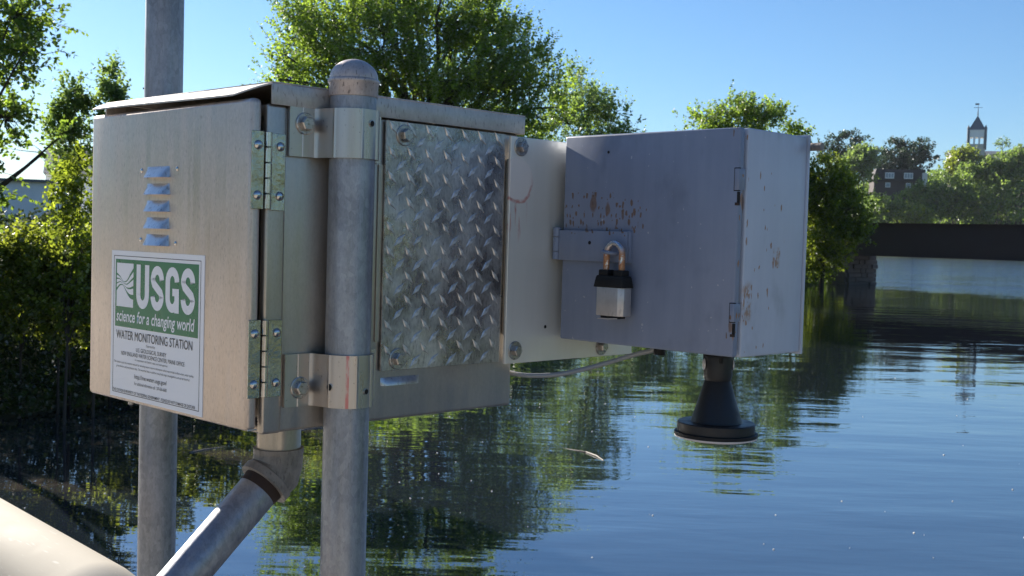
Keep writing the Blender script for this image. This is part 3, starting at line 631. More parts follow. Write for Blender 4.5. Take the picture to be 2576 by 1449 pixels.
dd_ = unit(rng.normal(size=(9500, 3))); dd_[:, 2] = np.abs(dd_[:, 2]) * .9 - .15; p = p[i_] + dd_ * (2.2 + 1.6 * rng.random((9500, 1))); out = dd_
lb, ld, ls, lt, _, _ = shoots(p, out, 2.6, 7, 1.5, .6, .5, 0, .8)
v, f, t = leaf_mesh(lb, ld, ls, lt)
tag(mesh_np('hillside_wood', v, f, M['leaf_far'], None, False, t), 'green wood covering the far hillside', kind='stuff')

def facing(px, py, dist, rz):
    c = at(px, py, dist); return (c.x, c.y, c.z), rz
K = 1 / FPX
# tower
dist = 720; k = dist * K
loc, rz = facing(2456, 378, dist, R(-22)); W = 20 * k; H0 = 47 * k
o = thing('bell_tower', 'white square bell tower with slate spire on the far hill', 'tower', loc, None, rz, station=False)
low, a0, a1 = H0 * .30, H0 * .66, H0
G().box((-W, -W, -30), (W, W, low)).build('tower_base', M['stone_wall'], o)
for s, ax in ((-1, 'y'), (1, 'y'), (-1, 'x'), (1, 'x')):
    g = G(); n_open = 3; pw = W * .22; ow = (2 * W - 4 * pw) / 3
    for i in range(4):
        x0 = -W + i * (pw + ow); th = W * .12
        a, b = (x0, s * W - th * (s > 0)), (x0 + pw, s * W + th * (s < 0))
        if ax == 'x' and i in (0, 3): continue
        if ax == 'y': g.box((a[0], a[1], low), (b[0], b[1], a0 + .01))
        else: g.box((a[1], a[0], low), (b[1], b[0], a0 + .01))
    g.build('arcade_piers', M['white_wall'], o)
G().box((-W, -W, a0), (W, W, a1)).build('tower_head', M['white_wall'], o)
g = G().box((-W * 1.08, -W * 1.08, a1), (W * 1.08, W * 1.08, a1 + W * .12)); g.build('cornice', M['trim'], o)
z0 = a1 + W * .12; hs = 38 * k
G().add([(-W, -W, z0), (W, -W, z0), (W, W, z0), (-W, W, z0), (0, 0, z0 + hs)], [(0, 1, 4), (1, 2, 4), (2, 3, 4), (3, 0, 4), (3, 2, 1, 0)]).build('spire', M['roof_slate'], o, smooth=False)
for sx in (-1, 1):
    for sy in (-1, 1):
        G().lathe([(W * .16, -H0 * .95 + a1), (W * .16, a1 + W * .3), (W * .2, a1 + W * .3), (0.02, a1 + W * .75)], (sx * W, sy * W, 0), n=8).build('corner_pinnacle', M['roof_slate'], o)
G().lathe([(W * .08, 0), (W * .05, W * .5), (W * .02, W * 1.3)], (0, 0, z0 + hs - .2), n=8).build('finial', M['lamp'], o)
G().box((-W * .5, -.08, z0 + hs + W * .95), (W * .5, .08, z0 + hs + W * 1.0)).box((-W * .35, -.06, z0 + hs + W * 1.3), (W * .1, .06, z0 + hs + W * 1.5)).build('weather_vane', M['lamp'], o)
# long slate-roofed building under the tower
loc, rz = facing(2520, 400, 735, R(-8)); k = 735 * K
o = thing('long_building', 'long slate roofed building at the foot of the tower', 'building', loc, None, rz, station=False)
G().box((-120 * k, 0, -20), (140 * k, 16, 10 * k)).build('wall', M['stone_wall'], o)
G().prism([(-1.5, 10 * k), (17.5, 10 * k), (8, 22 * k)], lambda a, b, h: (h, a, b), -122 * k, 142 * k).build('roof', M['roof_slate'], o, smooth=False)
# brown mansard house and its white neighbour
dist = 640; k = dist * K
loc, rz = facing(2262, 470, dist, R(-6))
o = thing('brown_house', 'dark brown mansard house with white dormer windows on the far hill', 'house', loc, None, rz, station=False)
G().box((-62 * k, 0, -12), (62 * k, 14, 14 * k)).build('wall', M['brown_wall'], o)
G().prism([(-66 * k, 14 * k), (66 * k, 14 * k), (58 * k, 44 * k), (-58 * k, 44 * k)], lambda a, b, h: (a, h, b), -.8, 14.8).build('mansard_roof', M['brown_roof'], o, smooth=False)
for cx in (-26, 20):
    dm = G().box(((cx - 14) * k, -1.6, 17 * k), ((cx + 14) * k, 3, 38 * k)).build('dormer', M['brown_roof'], o)
    G().box(((cx - 11) * k, -1.75, 20 * k), ((cx + 11) * k, -1.6, 35 * k)).build('window_frame', M['trim'], dm)
    for q_ in (-6.6, 0, 6.6): G().box(((cx + q_ - 2.6) * k, -1.85, 22 * k), ((cx + q_ + 2.6) * k, -1.75, 33 * k)).build('pane', M['glass'], dm)
for cx in (-28, 22, 44):
    w_ = G().box(((cx - 6) * k, -.12, -2 * k), ((cx + 6) * k, 0, 10 * k)).build('window', M['trim'], o)
    G().box(((cx - 4.5) * k, -.2, -.5 * k), ((cx + 4.5) * k, -.12, 8.5 * k)).build('pane', M['glass'], w_)
G().box((54 * k, -1.2, 2 * k), (66 * k, 8, 36 * k)).build('end_wall', M['white_wall'], o)
loc, rz = facing(2205, 462, 655, R(-20)); k = 655 * K
o = thing('white_house', 'white gabled house left of the brown house', 'house', loc, None, rz, station=False)
G().prism([(-18 * k, -10), (18 * k, -10), (18 * k, 18 * k), (0, 36 * k), (-18 * k, 18 * k)], lambda a, b, h: (a, h, b), 0, 12).build('wall', M['white_wall'], o, smooth=False)
for s in (-1, 1):
    G().add([(0, -.5, 37 * k), (s * 21 * k, -.5, 16 * k), (s * 21 * k, 12.5, 16 * k), (0, 12.5, 37 * k), (0, -.5, 38.5 * k), (s * 21 * k, -.5, 17.5 * k), (s * 21 * k, 12.5, 17.5 * k), (0, 12.5, 38.5 * k)], [(0, 1, 2, 3), (4, 5, 6, 7), (0, 1, 5, 4), (2, 3, 7, 6), (1, 2, 6, 5)]).build('roof', M['roof_slate'], o, smooth=False)
w_ = G().box((-5 * k, -.15, 10 * k), (4 * k, -.02, 20 * k)).build('window', M['trim'], o); G().box((-4 * k, -.25, 11 * k), (3 * k, -.15, 19 * k)).build('pane', M['glass'], w_)

# left: white warehouse and grey-roofed house
k = 48 * K
loc, rz = facing(60, 575, 48, R(16))
o = thing('white_warehouse', 'pale blue white warehouse wall behind the left trees', 'building', loc, None, rz, station=False)
G().box((-9, 0, -3), (80 * k, 10, 118 * k)).build('wall', M['white_wall'], o)
G().box((-9.2, -.25, 118 * k), (84 * k, 10.2, 124 * k)).build('roof', M['roof_slate'], o)
G().tube([(66 * k, -.1, -2), (66 * k, -.1, 116 * k)], .05, 8).build('downspout', M['lamp'], o)
for i in range(9): G().box((-8.9 + i * 1.15, -.03, -2.5), (-8.86 + i * 1.15, 0, 117.5 * k)).build('panel_seam', M['white_wall'], o)
k = 62 * K
loc, rz = facing(205, 560, 62, R(20))
o = thing('grey_roofed_house', 'house with grey roof glimpsed left of the aluminium box', 'house', loc, None, rz, station=False)
G().box((-85 * k, 0, -4), (70 * k, 8, 120 * k)).build('wall', M['white_wall'], o)
G().prism([(-.5, 120 * k), (8.5, 120 * k), (4, 195 * k)], lambda a, b, h: (h, a, b), -90 * k, 75 * k).build('roof', M['roof_slate'], o, smooth=False)

# street lamp beyond, mostly behind the galvanised mast
loc, _ = facing(392, 560, 46, 0); k = 46 * K
o = thing('street_lamp', 'far street lamp showing just left of the mast', 'street lamp', loc, None, 0, station=False)
G().tube([(0, 0, -3), (0, 0, 332 * k)], [.09, .06], 8).build('pole', M['lamp'], o)
G().tube([(0, 0, 325 * k), (-12 * k, 0, 334 * k), (-26 * k, 0, 334 * k)], .035, 8).build('arm', M['lamp'], o)
G().box((-36 * k, -.12, 332 * k), (-18 * k, .12, 336 * k)).build('luminaire', M['lamp'], o, bevel=.02)

# ------------------------------------------------------------------ railway bridge
c0 = at(2134, 640, 111); e0 = at(2576, 652, 98)
bd = Vector((e0.x - c0.x, e0.y - c0.y, 0)).normalized(); rzb = math.atan2(bd.y, bd.x)
o = thing('railway_bridge', 'dark rusty plate girder railway bridge over the river', 'bridge', (c0.x, c0.y, 0), None, rzb, station=False)
zb, zt = 2.86, 5.96
G().box((-9, 0, zb + .03), (130, .12, zt - .06)).build('girder', M['girder'], o)
G().box((-9, -.28, zt - .06), (130, .4, zt)).build('top_flange', M['girder'], o)
G().box((-9, -.28, zb), (130, .4, zb + .05)).build('bottom_flange', M['girder'], o)
G().box((-9, 4.2, zb + .03), (130, 4.35, zt)).build('girder', M['girder'], o)
G().box((-9, .4, zb + .6), (130, 4.2, zb + .9)).build('track_deck', M['girder'], o)
o = thing('bridge_abutment', 'dark stone block abutment under the left end of the girder', 'abutment', (c0.x, c0.y, 0), None, rzb, station=False)
G().box((-8.8, .1, -1.5), (-.35, 5, zb - .01)).build('core', M['stone'], o)
for rw in range(8):
    z0 = -.6 + rw * .43; x = -8.8 + (.5 if rw % 2 else 0)
    while x < -.3:
        L = random.uniform(.8, 1.5); x1 = min(x + L, random.uniform(-.12, .12)) if x + L > -.5 else x + L
        G().box((x + .015, -.12 - random.uniform(0, .1), z0 + .012), (x1 - .015, .1, z0 + .418)).build('stone_block', M['stone'], o, bevel=.03, seg=1); x = x1 if x1 < -.2 else 0
    y = -.0
    while y < 4.8:
        L = random.uniform(.8, 1.4); e = random.uniform(-.08, .16)
        G().box((-.35, y + .12, z0 + .012), (e, min(y + L, 5) + .09, z0 + .418)).build('stone_block', M['stone'], o, bevel=.03, seg=1); y += L

# ------------------------------------------------------------------ the station: poles, clamps, enclosure
PV, PU, PR = .1115, .0300, .0302
o = thing('short_post', 'galvanised steel post with domed cap in front of the aluminium box', 'post', (PU, PV, -5.2))
G().tube([(PU, PV, -5.2), (PU, PV, -1.2), (PU, PV, .2)], PR, 48).build('pipe', M['galv'], o)
prof = [(.0315, .178), (.0322, .1795), (.0322, .1935), (.0335, .1955), (.0342, .1985), (.0335, .2005), (.0318, .2015)]
prof += [(.0318 * math.cos(a), .2015 + .0262 * math.sin(a)) for a in np.linspace(.06, 1.56, 14)]
G().lathe(prof, (PU, PV, 0), n=56).build('dome_cap', M['cap'], o, angle=50)
BU, BV = -.4795, .1165
o = thing('tall_mast', 'tall galvanised steel mast passing behind the aluminium box', 'mast', (BU, BV, -5.2))
G().tube([(BU, BV, -5.2), (BU, BV, 0), (BU, BV, 2.3)], PR, 48).build('pipe', M['galv_warm'], o)
G().lathe([(.033, 2.28), (.033, 2.3), (.02, 2.32), (.002, 2.325)], (BU, BV, 0)).build('cap', M['cap'], o)

def hexbolt(g_parent, c, axis, r=.0085, h=.007, wr=.0125, name='bolt', mat='steel', wname=True, rot=.2):
    ax = Vector(axis); e = ax.orthogonal().normalized(); b = ax.cross(e); c = Vector(c)
    g = G().lathe([(wr, 0), (wr, .0014), (wr - .0012, .002)], c, axis, 28)
    vs = []
    for hh, rr in ((.0018, r), (h, r), (h + .0012, r * .84)):
        for k in range(6):
            a = k * math.pi / 3 + rot; vs.append(c + ax * hh + (e * math.cos(a) + b * math.sin(a)) * rr)
    fs = [(i * 6 + k, i * 6 + (k + 1) % 6, (i + 1) * 6 + (k + 1) % 6, (i + 1) * 6 + k) for i in range(2) for k in range(6)] + [tuple(range(12, 18)), tuple(range(5, -1, -1))]
    g.add(vs, fs)
    return g.build(name, M[mat], g_parent, angle=25)

def clamp(label, z0, z1, mat, boltz, holes):
    o = thing('pipe_clamp', label, 'clamp', (0, .1, z0), 'pipe clamps on the short post')
    th = .0042; cu, cv, r0 = PU, PV, PR + .0006
    outer = [(.0008, .0295), (.0008 + th, .0295)]
    # outline in (u, v): flange, bend rib, wrap, rib, flange
    def arc(r, a0, a1, n): return [(cu + r * math.cos(a), cv + r * math.sin(a)) for a in np.linspace(a0, a1, n)]
    sh = [(.0008 + th, .030), (.0008 + th, .0495), (.0008 + th + .0012, .0505), (.0008 + th, .0515), (.0008 + th, .068), (.0075, .0705), (.0125, .0725), (.0200, .0735)]
    wrap = []
    for a_ in np.linspace(-84, 62, 60):
        rb_ = .0016 * (math.exp(-((a_ + 17) / 2.6) ** 2) + math.exp(-((a_ - 27) / 3.0) ** 2) + .7 * math.exp(-((a_ + 80) / 3.0) ** 2)) - .0007 * (-14 < a_ < 24)
        wrap.append((cu + (r0 + th + rb_) * math.cos(R(a_)), cv + (r0 + th + rb_) * math.sin(R(a_))))
    sh2 = [(.030, .1475), (.0225, .1505), (.0165, .1525), (.0125, .1555), (.0085, .1580), (.0055, .1605), (.0062, .1640), (.0062, .1690), (.0050, .1710), (.0050, .179)]
    poly = sh + wrap + sh2 + [(.0008, .179), (.0008, .1500), (.012, .1445)] + arc(r0, R(75), R(-80), 20) + [(.012, .0785), (.0008, .0735), (.0008, .030)]
    G().prism(poly, lambda a, b, h: (a, b, h), z0, z1).build('strap', mat, o, bevel=0, angle=28)
    hexbolt(o, (.005, .0535, boltz), (1, 0, 0), .0098, .0075, .0145, 'bolt')
    for (hu, hv, hz, axis, r) in holes:
        G().lathe([(r * 1.25, -.002), (r * 1.25, .0003), (r * 1.05, .0006)], (hu, hv, hz), axis, 20).build('hole_rim', M['steel'], o)
        G().lathe([(r, -.002), (r, .0008)], (hu, hv, hz), axis, 20).build('hole', M['hole'], o)
    return o
def wrap_pt(a): return (PU + (PR + .0048) * math.cos(a), PV + (PR + .0048) * math.sin(a))
clamp('upper ribbed aluminium pipe clamp holding the domed post', .0965, .1605, M['clamp'], .1395, [(*wrap_pt(R(7)), .1425, (math.cos(R(7)), math.sin(R(7)), 0), .0036)])
a = R(-77); w_ = wrap_pt(a); a2 = R(8)
clamp('lower aluminium pipe clamp with a faded red paint stripe', -.2290, -.1600, M['clamp_red'], -.2045, [(*wrap_pt(a2), -.2075, (math.cos(a2), math.sin(a2), 0), .0034), (w_[0], w_[1], -.2020, (math.cos(a), math.sin(a), 0), .0042)])

o = thing('monitoring_enclosure', 'large brushed aluminium equipment box with louvred door and information sign', 'equipment box', (-.22, .23, -.262))
ENC = o
bm_ = G().box((-.44, .012, -.262), (-.001, .455, .1605)); bm_.build('body', M['alu_body'], o, bevel=.005, seg=3)
fr = G()     # rolled front frame of the body
fr.box((-.012, -.001, -.2625), (.0004, .03, .161)).box((-.441, -.001, -.2625), (-.428, .03, .161)).box((-.43, .0, -.2622), (-.01, .02, -.248)).box((-.43, .0, .147), (-.01, .02, .1608))
fr.build('front_frame', M['alu_body'], o, bevel=.0045, seg=3)
G().box((-.447, .002, .1865), (.0055, .463, .1885)).box((.0026, .002, .1598), (.0055, .463, .1866)).box((-.447, .002, .1598), (-.4441, .463, .1866)).box((-.4442, .4601, .1598), (.0027, .463, .1866)).build('lid', M['alu_lid'], o, bevel=.0012, seg=2)
# drip hood sloping out over the door
def hood(u, v):
    t = (0.003 - v) / .036
    return .1872 - .0150 * t ** 1.2 - .0016 * math.sin((u + .2) * 9) * t
top = []; nu, nv = 24, 5; gg = G(); vs = []
for i in range(nu + 1):
    s = i / nu
    for j in range(nv + 1):
        t = j / nv; ua = -.447 + (.4525) * s; ub = -.418 + (.418 - .028) * s
        u_ = ua * (1 - t) + ub * t; v_ = .003 - .036 * t; vs.append((u_, v_, hood(u_, v_)))
fs = [(i * (nv + 1) + j, (i + 1) * (nv + 1) + j, (i + 1) * (nv + 1) + j + 1, i * (nv + 1) + j + 1) for i in range(nu) for j in range(nv)]
N_ = len(vs); vs2 = vs + [(a, b, c - .0022) for a, b, c in vs]; fs2 = fs + [tuple(N_ + k for k in reversed(f)) for f in fs]
rim = [i * (nv + 1) + nv for i in range(nu + 1)]; rimA = [j for j in range(nv + 1)]; rimB = [nu * (nv + 1) + j for j in range(nv + 1)]
for L_ in (rim, rimA, rimB):
    for a, b in zip(L_[:-1], L_[1:]): fs2.append((a, b, b + N_, a + N_))
G().add(vs2, fs2).build('drip_hood', M['alu_lid'], o, angle=50)
DV = -.0265
door = G().box((-.432, DV, -.2555), (.0042, -.0098, .1655)).build('door', M['alu_door'], o, bevel=.0065, seg=4)
# bent seam line down the right of the door
G().box((.0036, DV + .002, -.2545), (.0047, -.0105, -.2525)).build('weld_bead', M['alu_lid'], door, bevel=.0004)
lv = None
for i in range(5):
    zc = .0765 - i * .0236; h = .0078; a0, a1 = -.2605, -.1945
    g = G()
    prof = [(-.5, 0), (-.475, .35), (-.42, .75), (-.33, .97), (-.12, 1.0), (.12, 1.0), (.33, .97), (.42, .75), (.475, .35), (.5, 0)]
    nn = 7; vs = []
    for s, e in [(x, y) for x, y in prof]:
        for j in range(nn):
            t = j / (nn - 1); u_ = (a0 + a1) / 2 + s * (a1 - a0) * (.94 + .06 * t)
            dep = e * .0105 * (t ** .85)
            vs.append((u_, DV - .0001 - dep, zc + h - t * 2 * h))
    fs = [(p * nn + j, (p + 1) * nn + j, (p + 1) * nn + j + 1, p * nn + j + 1) for p in range(len(prof) - 1) for j in range(nn - 1)]
    b0 = len(vs)
    for s, e in prof: vs.append(((a0 + a1) / 2 + s * (a1 - a0), DV - .0001, zc - h + .001))
    fs += [(p * nn + nn - 1, (p + 1) * nn + nn - 1, b0 + p + 1, b0 + p) for p in range(len(prof) - 1)]
    g.add(vs, fs).build('louvre', M['louvre'], door, angle=60)
for (u_, z_) in ((-.2748, .0795), (-.1762, .0800), (-.2748, -.0185), (-.1775, -.0215)):
    G().lathe([(.0032, -.001), (.0032, .0006), (.0022, .0014), (.0005, .0017)], (u_, DV, z_), (0, -1, 0), 16).build('louvre_rivet', M['rivet'], door)
G().lathe([(.004, 0), (.004, .004), (.001, .006)], (-.31, -.02, -.2545), (0, 0, -1), 12).build('bottom_stud', M['steel'], door)

def hinge(z0, z1):
    o = bpy.data.objects.new('hinge', None); col.objects.link(o); o.parent = ENC
    G().box((.0042, -.0262, z0), (.0062, -.0085, z1)).build('leaf', M['stainless'], o, bevel=.0004, seg=1)
    G().box((.0006, .0052, z0 - .001), (.0028, .0258, z1 - .001)).build('leaf', M['stainless'], o, bevel=.0004, seg=1)
    G().box((.0006, -.0005, z0 + .0005), (.0024, .0056, z1 - .0005)).build('leaf_root', M['stainless'], o)
    n = 5; L = (z1 - z0) / n
    for i in range(n):
        G().lathe([(.0036, .0004), (.0048, .0010), (.0048, L - .0010), (.0036, L - .0004)], (.0058, -.0022, z0 + i * L), (0, 0, 1), 20).build('knuckle', M['rivet'], o)
    for zz in (z0 + .0175, z1 - .0175):
        for uu, vv in ((.0062, -.0172), (.0028, .0178)):
            rr = .0060
            G().lathe([(rr, 0)] + [(rr * math.cos(a), .0042 * math.sin(a)) for a in np.linspace(.1, 1.55, 8)], (uu, vv, zz), (1, 0, 0), 24).build('rivet', M['rivet'], o, angle=60)
hinge(.0265, .1245); hinge(-.2130, -.1135)

# tread plate with raised lugs
pl = G().box((.0016, .1885, -.1915), (.0050, .4215, .1570)).build('tread_plate', M['tread'], ENC, bevel=.0006, seg=1)
G().box((-.0005, .1800, -.15), (.0012, .1884, .095)).build('plate_spacer', M['alu_body'], ENC)
def lug_mesh():
    L, w, h = .0138, .0042, .0016
    a = [(-1, 0), (-.55, .42), (-.18, .85), (0, 1), (.18, .85), (.55, .42), (1, 0), (.55, -.42), (.18, -.85), (0, -1), (-.18, -.85), (-.55, -.42)]
    vs = [(0, x * L, y * w) for x, y in a] + [(h * (1 - abs(x) * .25), x * L * .84, y * w * .60) for x, y in a]
    n = len(a); fs = [(k, (k + 1) % n, n + (k + 1) % n, n + k) for k in range(n)] + [tuple(range(n, 2 * n))]
    me = bpy.data.meshes.new('lug'); me.from_pydata(vs, [], fs); me.materials.append(M['lug']); me.update(); return me
LM = lug_mesh(); pitch = .0345; eb = BASE[ENC.name]
cnt = 0
for i in range(-1, 9):
    for j in range(-1, 13):
        for k in (0, 1):
            v_ = .2170 + i * pitch + (pitch / 2 if k else 0) - .0175; z_ = .1475 - j * pitch - (pitch / 2 if k else 0)
            if not (.197 < v_ < .414 and -.184 < z_ < .150): continue
            if min(math.hypot(v_ - .2215, z_ - .1385), math.hypot(v_ - .2180, z_ + .1755)) < .012: continue
            L_ = bpy.data.objects.new('tread_lug', LM); col.objects.link(L_); L_.parent = pl
            L_.location = Vector((.0050, v_ + random.uniform(-.0008, .0008), z_ + random.uniform(-.0008, .0008))) - eb
            L_.rotation_euler = (R(-48 if k == 0 else 42), 0, 0); s_ = random.uniform(.9, 1.08); L_.scale = (random.uniform(.8, 1.1), s_, s_); cnt += 1
for v_, z_ in ((.2215, .1385), (.2180, -.1755)): hexbolt(pl, (.005, v_, z_), (1, 0, 0), .0095, .0085, .0150, 'plate_bolt', rot=random.random())
# pressed slot vent low on the side
vs = []; nn = 6; prof = [(-.5, 0), (-.45, .6), (-.38, 1), (.38, 1), (.45, .6), (.5, 0)]
for s, e in prof:
    for j in range(nn):
        t = j / (nn - 1); vs.append((-.0008 + e * .006 * math.sin(t * math.pi / 2), .2285 + s * .071, -.2015 - t * .0115))
fs = [(p * nn + j, (p + 1) * nn + j, (p + 1) * nn + j + 1, p * nn + j + 1) for p in range(5) for j in range(nn - 1)]
b0 = len(vs)
for s, e in prof: vs.append((-.0008, .2285 + s * .071, -.212))
fs += [(p * nn + nn - 1, (p + 1) * nn + nn - 1, b0 + p + 1, b0 + p) for p in range(5)]
G().add(vs, fs).build('slot_vent', M['louvre'], ENC, angle=60)

# ------------------------------------------------------------------ information sign on the door
SV = DV - .0008
sign = G().box((-.3600, SV, -.2500), (-.0998, DV + .0002, -.0355)).build('information_sign', M['sign_white'], ENC)
SA0, SA1, SZ0, SZ1 = -.3600, -.0998, -.2500, -.0355
def flatpoly(name, polys, mat, lift):
    g = G()
    for p in polys: g.prism(p, lambda a, b, h: (a, h, b), SV - lift, SV + .0001)
    return g.build(name, mat, sign, smooth=False)
def frame(a0, a1, z0, z1, w): return [[(a0, z0), (a1, z0), (a1, z0 + w), (a0, z0 + w)], [(a0, z1 - w), (a1, z1 - w), (a1, z1), (a0, z1)], [(a0, z0 + w), (a0 + w, z0 + w), (a0 + w, z1 - w), (a0, z1 - w)], [(a1 - w, z0 + w), (a1, z0 + w), (a1, z1 - w), (a1 - w, z1 - w)]]
flatpoly('border_line', frame(SA0 + .0072, SA1 - .0085, SZ0 + .0065, SZ1 - .0072, .0009), M['ink'], .0002)
GA0, GA1, GZ0, GZ1 = SA0 + .0130, SA1 - .0140, -.1462, -.0480
flatpoly('green_panel', [[(GA0, GZ0), (GA1, GZ0), (GA1, GZ1), (GA0, GZ1)]], M['sign_green'], .0003)
def text(name, s, a0, a1, z0, z1, mat, bold=0.0, shear=0.0, lift=.0005, spacing=1.0):
    cu = bpy.data.curves.new('txt', 'FONT'); cu.body = s; cu.size = 1; cu.offset = bold; cu.shear = shear; cu.space_character = spacing; cu.resolution_u = 3
    ob = bpy.data.objects.new('txt', cu); col.objects.link(ob)
    dg = bpy.context.evaluated_depsgraph_get(); me = bpy.data.meshes.new_from_object(ob.evaluated_get(dg))
    bpy.data.objects.remove(ob); bpy.data.curves.remove(cu)
    n = len(me.vertices); co = np.empty(n * 3, np.float32); me.vertices.foreach_get('co', co); co = co.reshape(-1, 3)
    mn, mx = co[:, :2].min(0), co[:, :2].max(0)
    u_ = a0 + (co[:, 0] - mn[0]) / (mx[0] - mn[0]) * (a1 - a0); z_ = z0 + (co[:, 1] - mn[1]) / (mx[1] - mn[1]) * (z1 - z0)
    out = np.stack([u_ - eb[0], np.full(n, SV - lift - eb[1]), z_ - eb[2]], 1).astype(np.float32)
    me.vertices.foreach_set('co', out.ravel()); me.materials.clear(); me.materials.append(mat); me.name = name; me.update()
    o = bpy.data.objects.new(name, me); col.objects.link(o); o.parent = sign; return o
GW, GH = GA1 - GA0, GZ1 - GZ0
def gp(x, y): return (GA0 + x * GW, GZ1 - y * GH)
# wave emblem
def ci(xs, ys, x):
    return np.interp(x, xs, ys)
def smooth_curve(pts, x):
    xs, ys = zip(*pts); xs = np.array(xs); ys = np.array(ys); m = np.gradient(ys, xs)
    k = np.clip(np.searchsorted(xs, x) - 1, 0, len(xs) - 2); h = xs[k + 1] - xs[k]; t = (x - xs[k]) / h
    return (2 * t**3 - 3 * t**2 + 1) * ys[k] + (t**3 - 2 * t**2 + t) * h * m[k] + (-2 * t**3 + 3 * t**2) * ys[k + 1] + (t**3 - t**2) * h * m[k + 1]
xs = np.linspace(0, 1, 25)
gu = smooth_curve([(0, .77), (.18, .71), (.42, .585), (.62, .62), (.8, .76), (1, .90)], xs); gl = smooth_curve([(0, .36), (.2, .475), (.38, .485), (.6, .33), (.8, .215), (1, .18)], xs)
LX0, LX1, LY0, LY1 = .018, .232, .055, .70
def lp(x, y): return gp(LX0 + x * (LX1 - LX0), LY1 - y * (LY1 - LY0))
g = G()
def strip(lo, hi):
    for i in range(24): g.prism([lp(xs[i], lo[i]), lp(xs[i + 1], lo[i + 1]), lp(xs[i + 1], hi[i + 1]), lp(xs[i], hi[i])], lambda a, b, h: (a, h, b), SV - .0005, SV - .00015)
strip(gu, np.ones(25)); strip(np.zeros(25), gl)
for a_, b_ in ((.16, .36), (.44, .64), (.72, .88)):
    ta = a_ + (0.10 - a_ * .2) * (1 - xs); strip(gl + (gu - gl) * a_, gl + (gu - gl) * b_)
g.build('wave_emblem', M['sign_white'], sign, smooth=False)
# bold condensed capitals, drawn as thick strokes
def stroke(g, pts, w, y0=0):
    P = [Vector(p) for p in pts]; m = len(P); Lf, Rt = [], []
    for i in range(m):
        t = (P[min(i + 1, m - 1)] - P[max(i - 1, 0)]).normalized(); n_ = Vector((-t.y, t.x)); Lf.append(P[i] + n_ * w / 2); Rt.append(P[i] - n_ * w / 2)
    y_ = SV - .0005 - y0
    g.add([(p.x, y_, p.y) for p in Lf] + [(p.x, y_, p.y) for p in Rt], [(i, m + i, m + i + 1, i + 1) for i in range(m - 1)])
LH = .64 * GH; LW = .158 * GW; sw_ = .052 * GW
def arcp(cx, cz, rx, rz_, a0, a1, n=12): return [(cx + rx * math.cos(R(a)), cz + rz_ * math.sin(R(a))) for a in np.linspace(a0, a1, n)]
def letter(ch, x0):
    g = G(); zt = GZ1 - .06 * GH; zb_ = zt - LH; rx = (LW - sw_) / 2; cx = x0 + LW / 2; rr = rx * 1.15; h2 = sw_ / 2
    if ch == 'U': pts = [(cx - rx, zt), (cx - rx, zb_ + h2 + rr)] + arcp(cx, zb_ + h2 + rr, rx, rr, 180, 360) + [(cx + rx, zt)]
    elif ch == 'S':
        zm = (zt + zb_) / 2
        pts = [(cx + rx, zt - LH * .30)] + arcp(cx, zt - h2 - rr, rx, rr, 0, 180) + [(cx - rx, zt - LH * .31), (cx - rx * .75, zt - LH * .41), (cx, zm), (cx + rx * .75, zb_ + LH * .41), (cx + rx, zb_ + LH * .31)] + arcp(cx, zb_ + h2 + rr, rx, rr, 0, -180) + [(cx - rx, zb_ + LH * .30)]
    else:
        pts = [(cx + rx, zt - LH * .32)] + arcp(cx, zt - h2 - rr, rx, rr, 0, 180) + arcp(cx, zb_ + h2 + rr, rx, rr, 180, 330, 10)
        stroke(g, [(cx + rx, zt - LH * .60), (cx + rx, zb_)], sw_, .0001); stroke(g, [(cx + .05 * rx, zt - LH * .55), (cx + rx + sw_ / 2, zt - LH * .55)], sw_ * .85, .0002)
    stroke(g, pts, sw_); g.build('capital_letter', M['sign_white'], sign, smooth=False)
for i, ch in enumerate('USGS'): letter(ch, GA0 + (.272 + i * .178) * GW)
text('slogan_lettering', 'science for a changing world', *[GA0 + .02 * GW, GA0 + .965 * GW, GZ1 - .975 * GH, GZ1 - .745 * GH], M['sign_white'], .016, .18)
SW = SA1 - SA0
def line(name, s, x0, x1, zc, h, bold=0.0): return text(name, s, SA0 + x0 * SW, SA0 + x1 * SW, zc - h / 2, zc + h / 2, M['ink'], bold)
line('title_lettering', 'WATER MONITORING STATION', .068, .895, -.1575, .0128, .0)
line('small_lettering', 'Operated by', .41, .51, -.1690, .0042)
line('small_lettering', 'U.S. GEOLOGICAL SURVEY', .30, .63, -.1765, .0058, .0)
line('small_lettering', 'NEW ENGLAND WATER SCIENCE CENTER, MAINE OFFICE', .13, .82, -.1848, .0066, .0)
line('small_lettering', 'In cooperation with federal, state, and local agencies', .29, .645, -.1915, .0038)
line('small_lettering', 'This station is part of a national network for obtaining water-resource information which may include surface water, water quality,', .045, .915, -.1985, .0040)
line('small_lettering', 'groundwater, and precipitation data.  The recorded data is used for many hydrologic investigations and can be found at:', .075, .875, -.2045, .0040)
line('web_address_lettering', 'http://me.water.usgs.gov/', .285, .64, -.2160, .0085)
line('small_lettering', 'For additional information call:  207-626-6600', .285, .64, -.2250, .0046)
line('notice_lettering', 'THIS STATION IS PROPERTY OF THE FEDERAL GOVERNMENT - PLEASE DO NOT DAMAGE OR DISTURB', .035, .93, -.2395, .0042, .006)

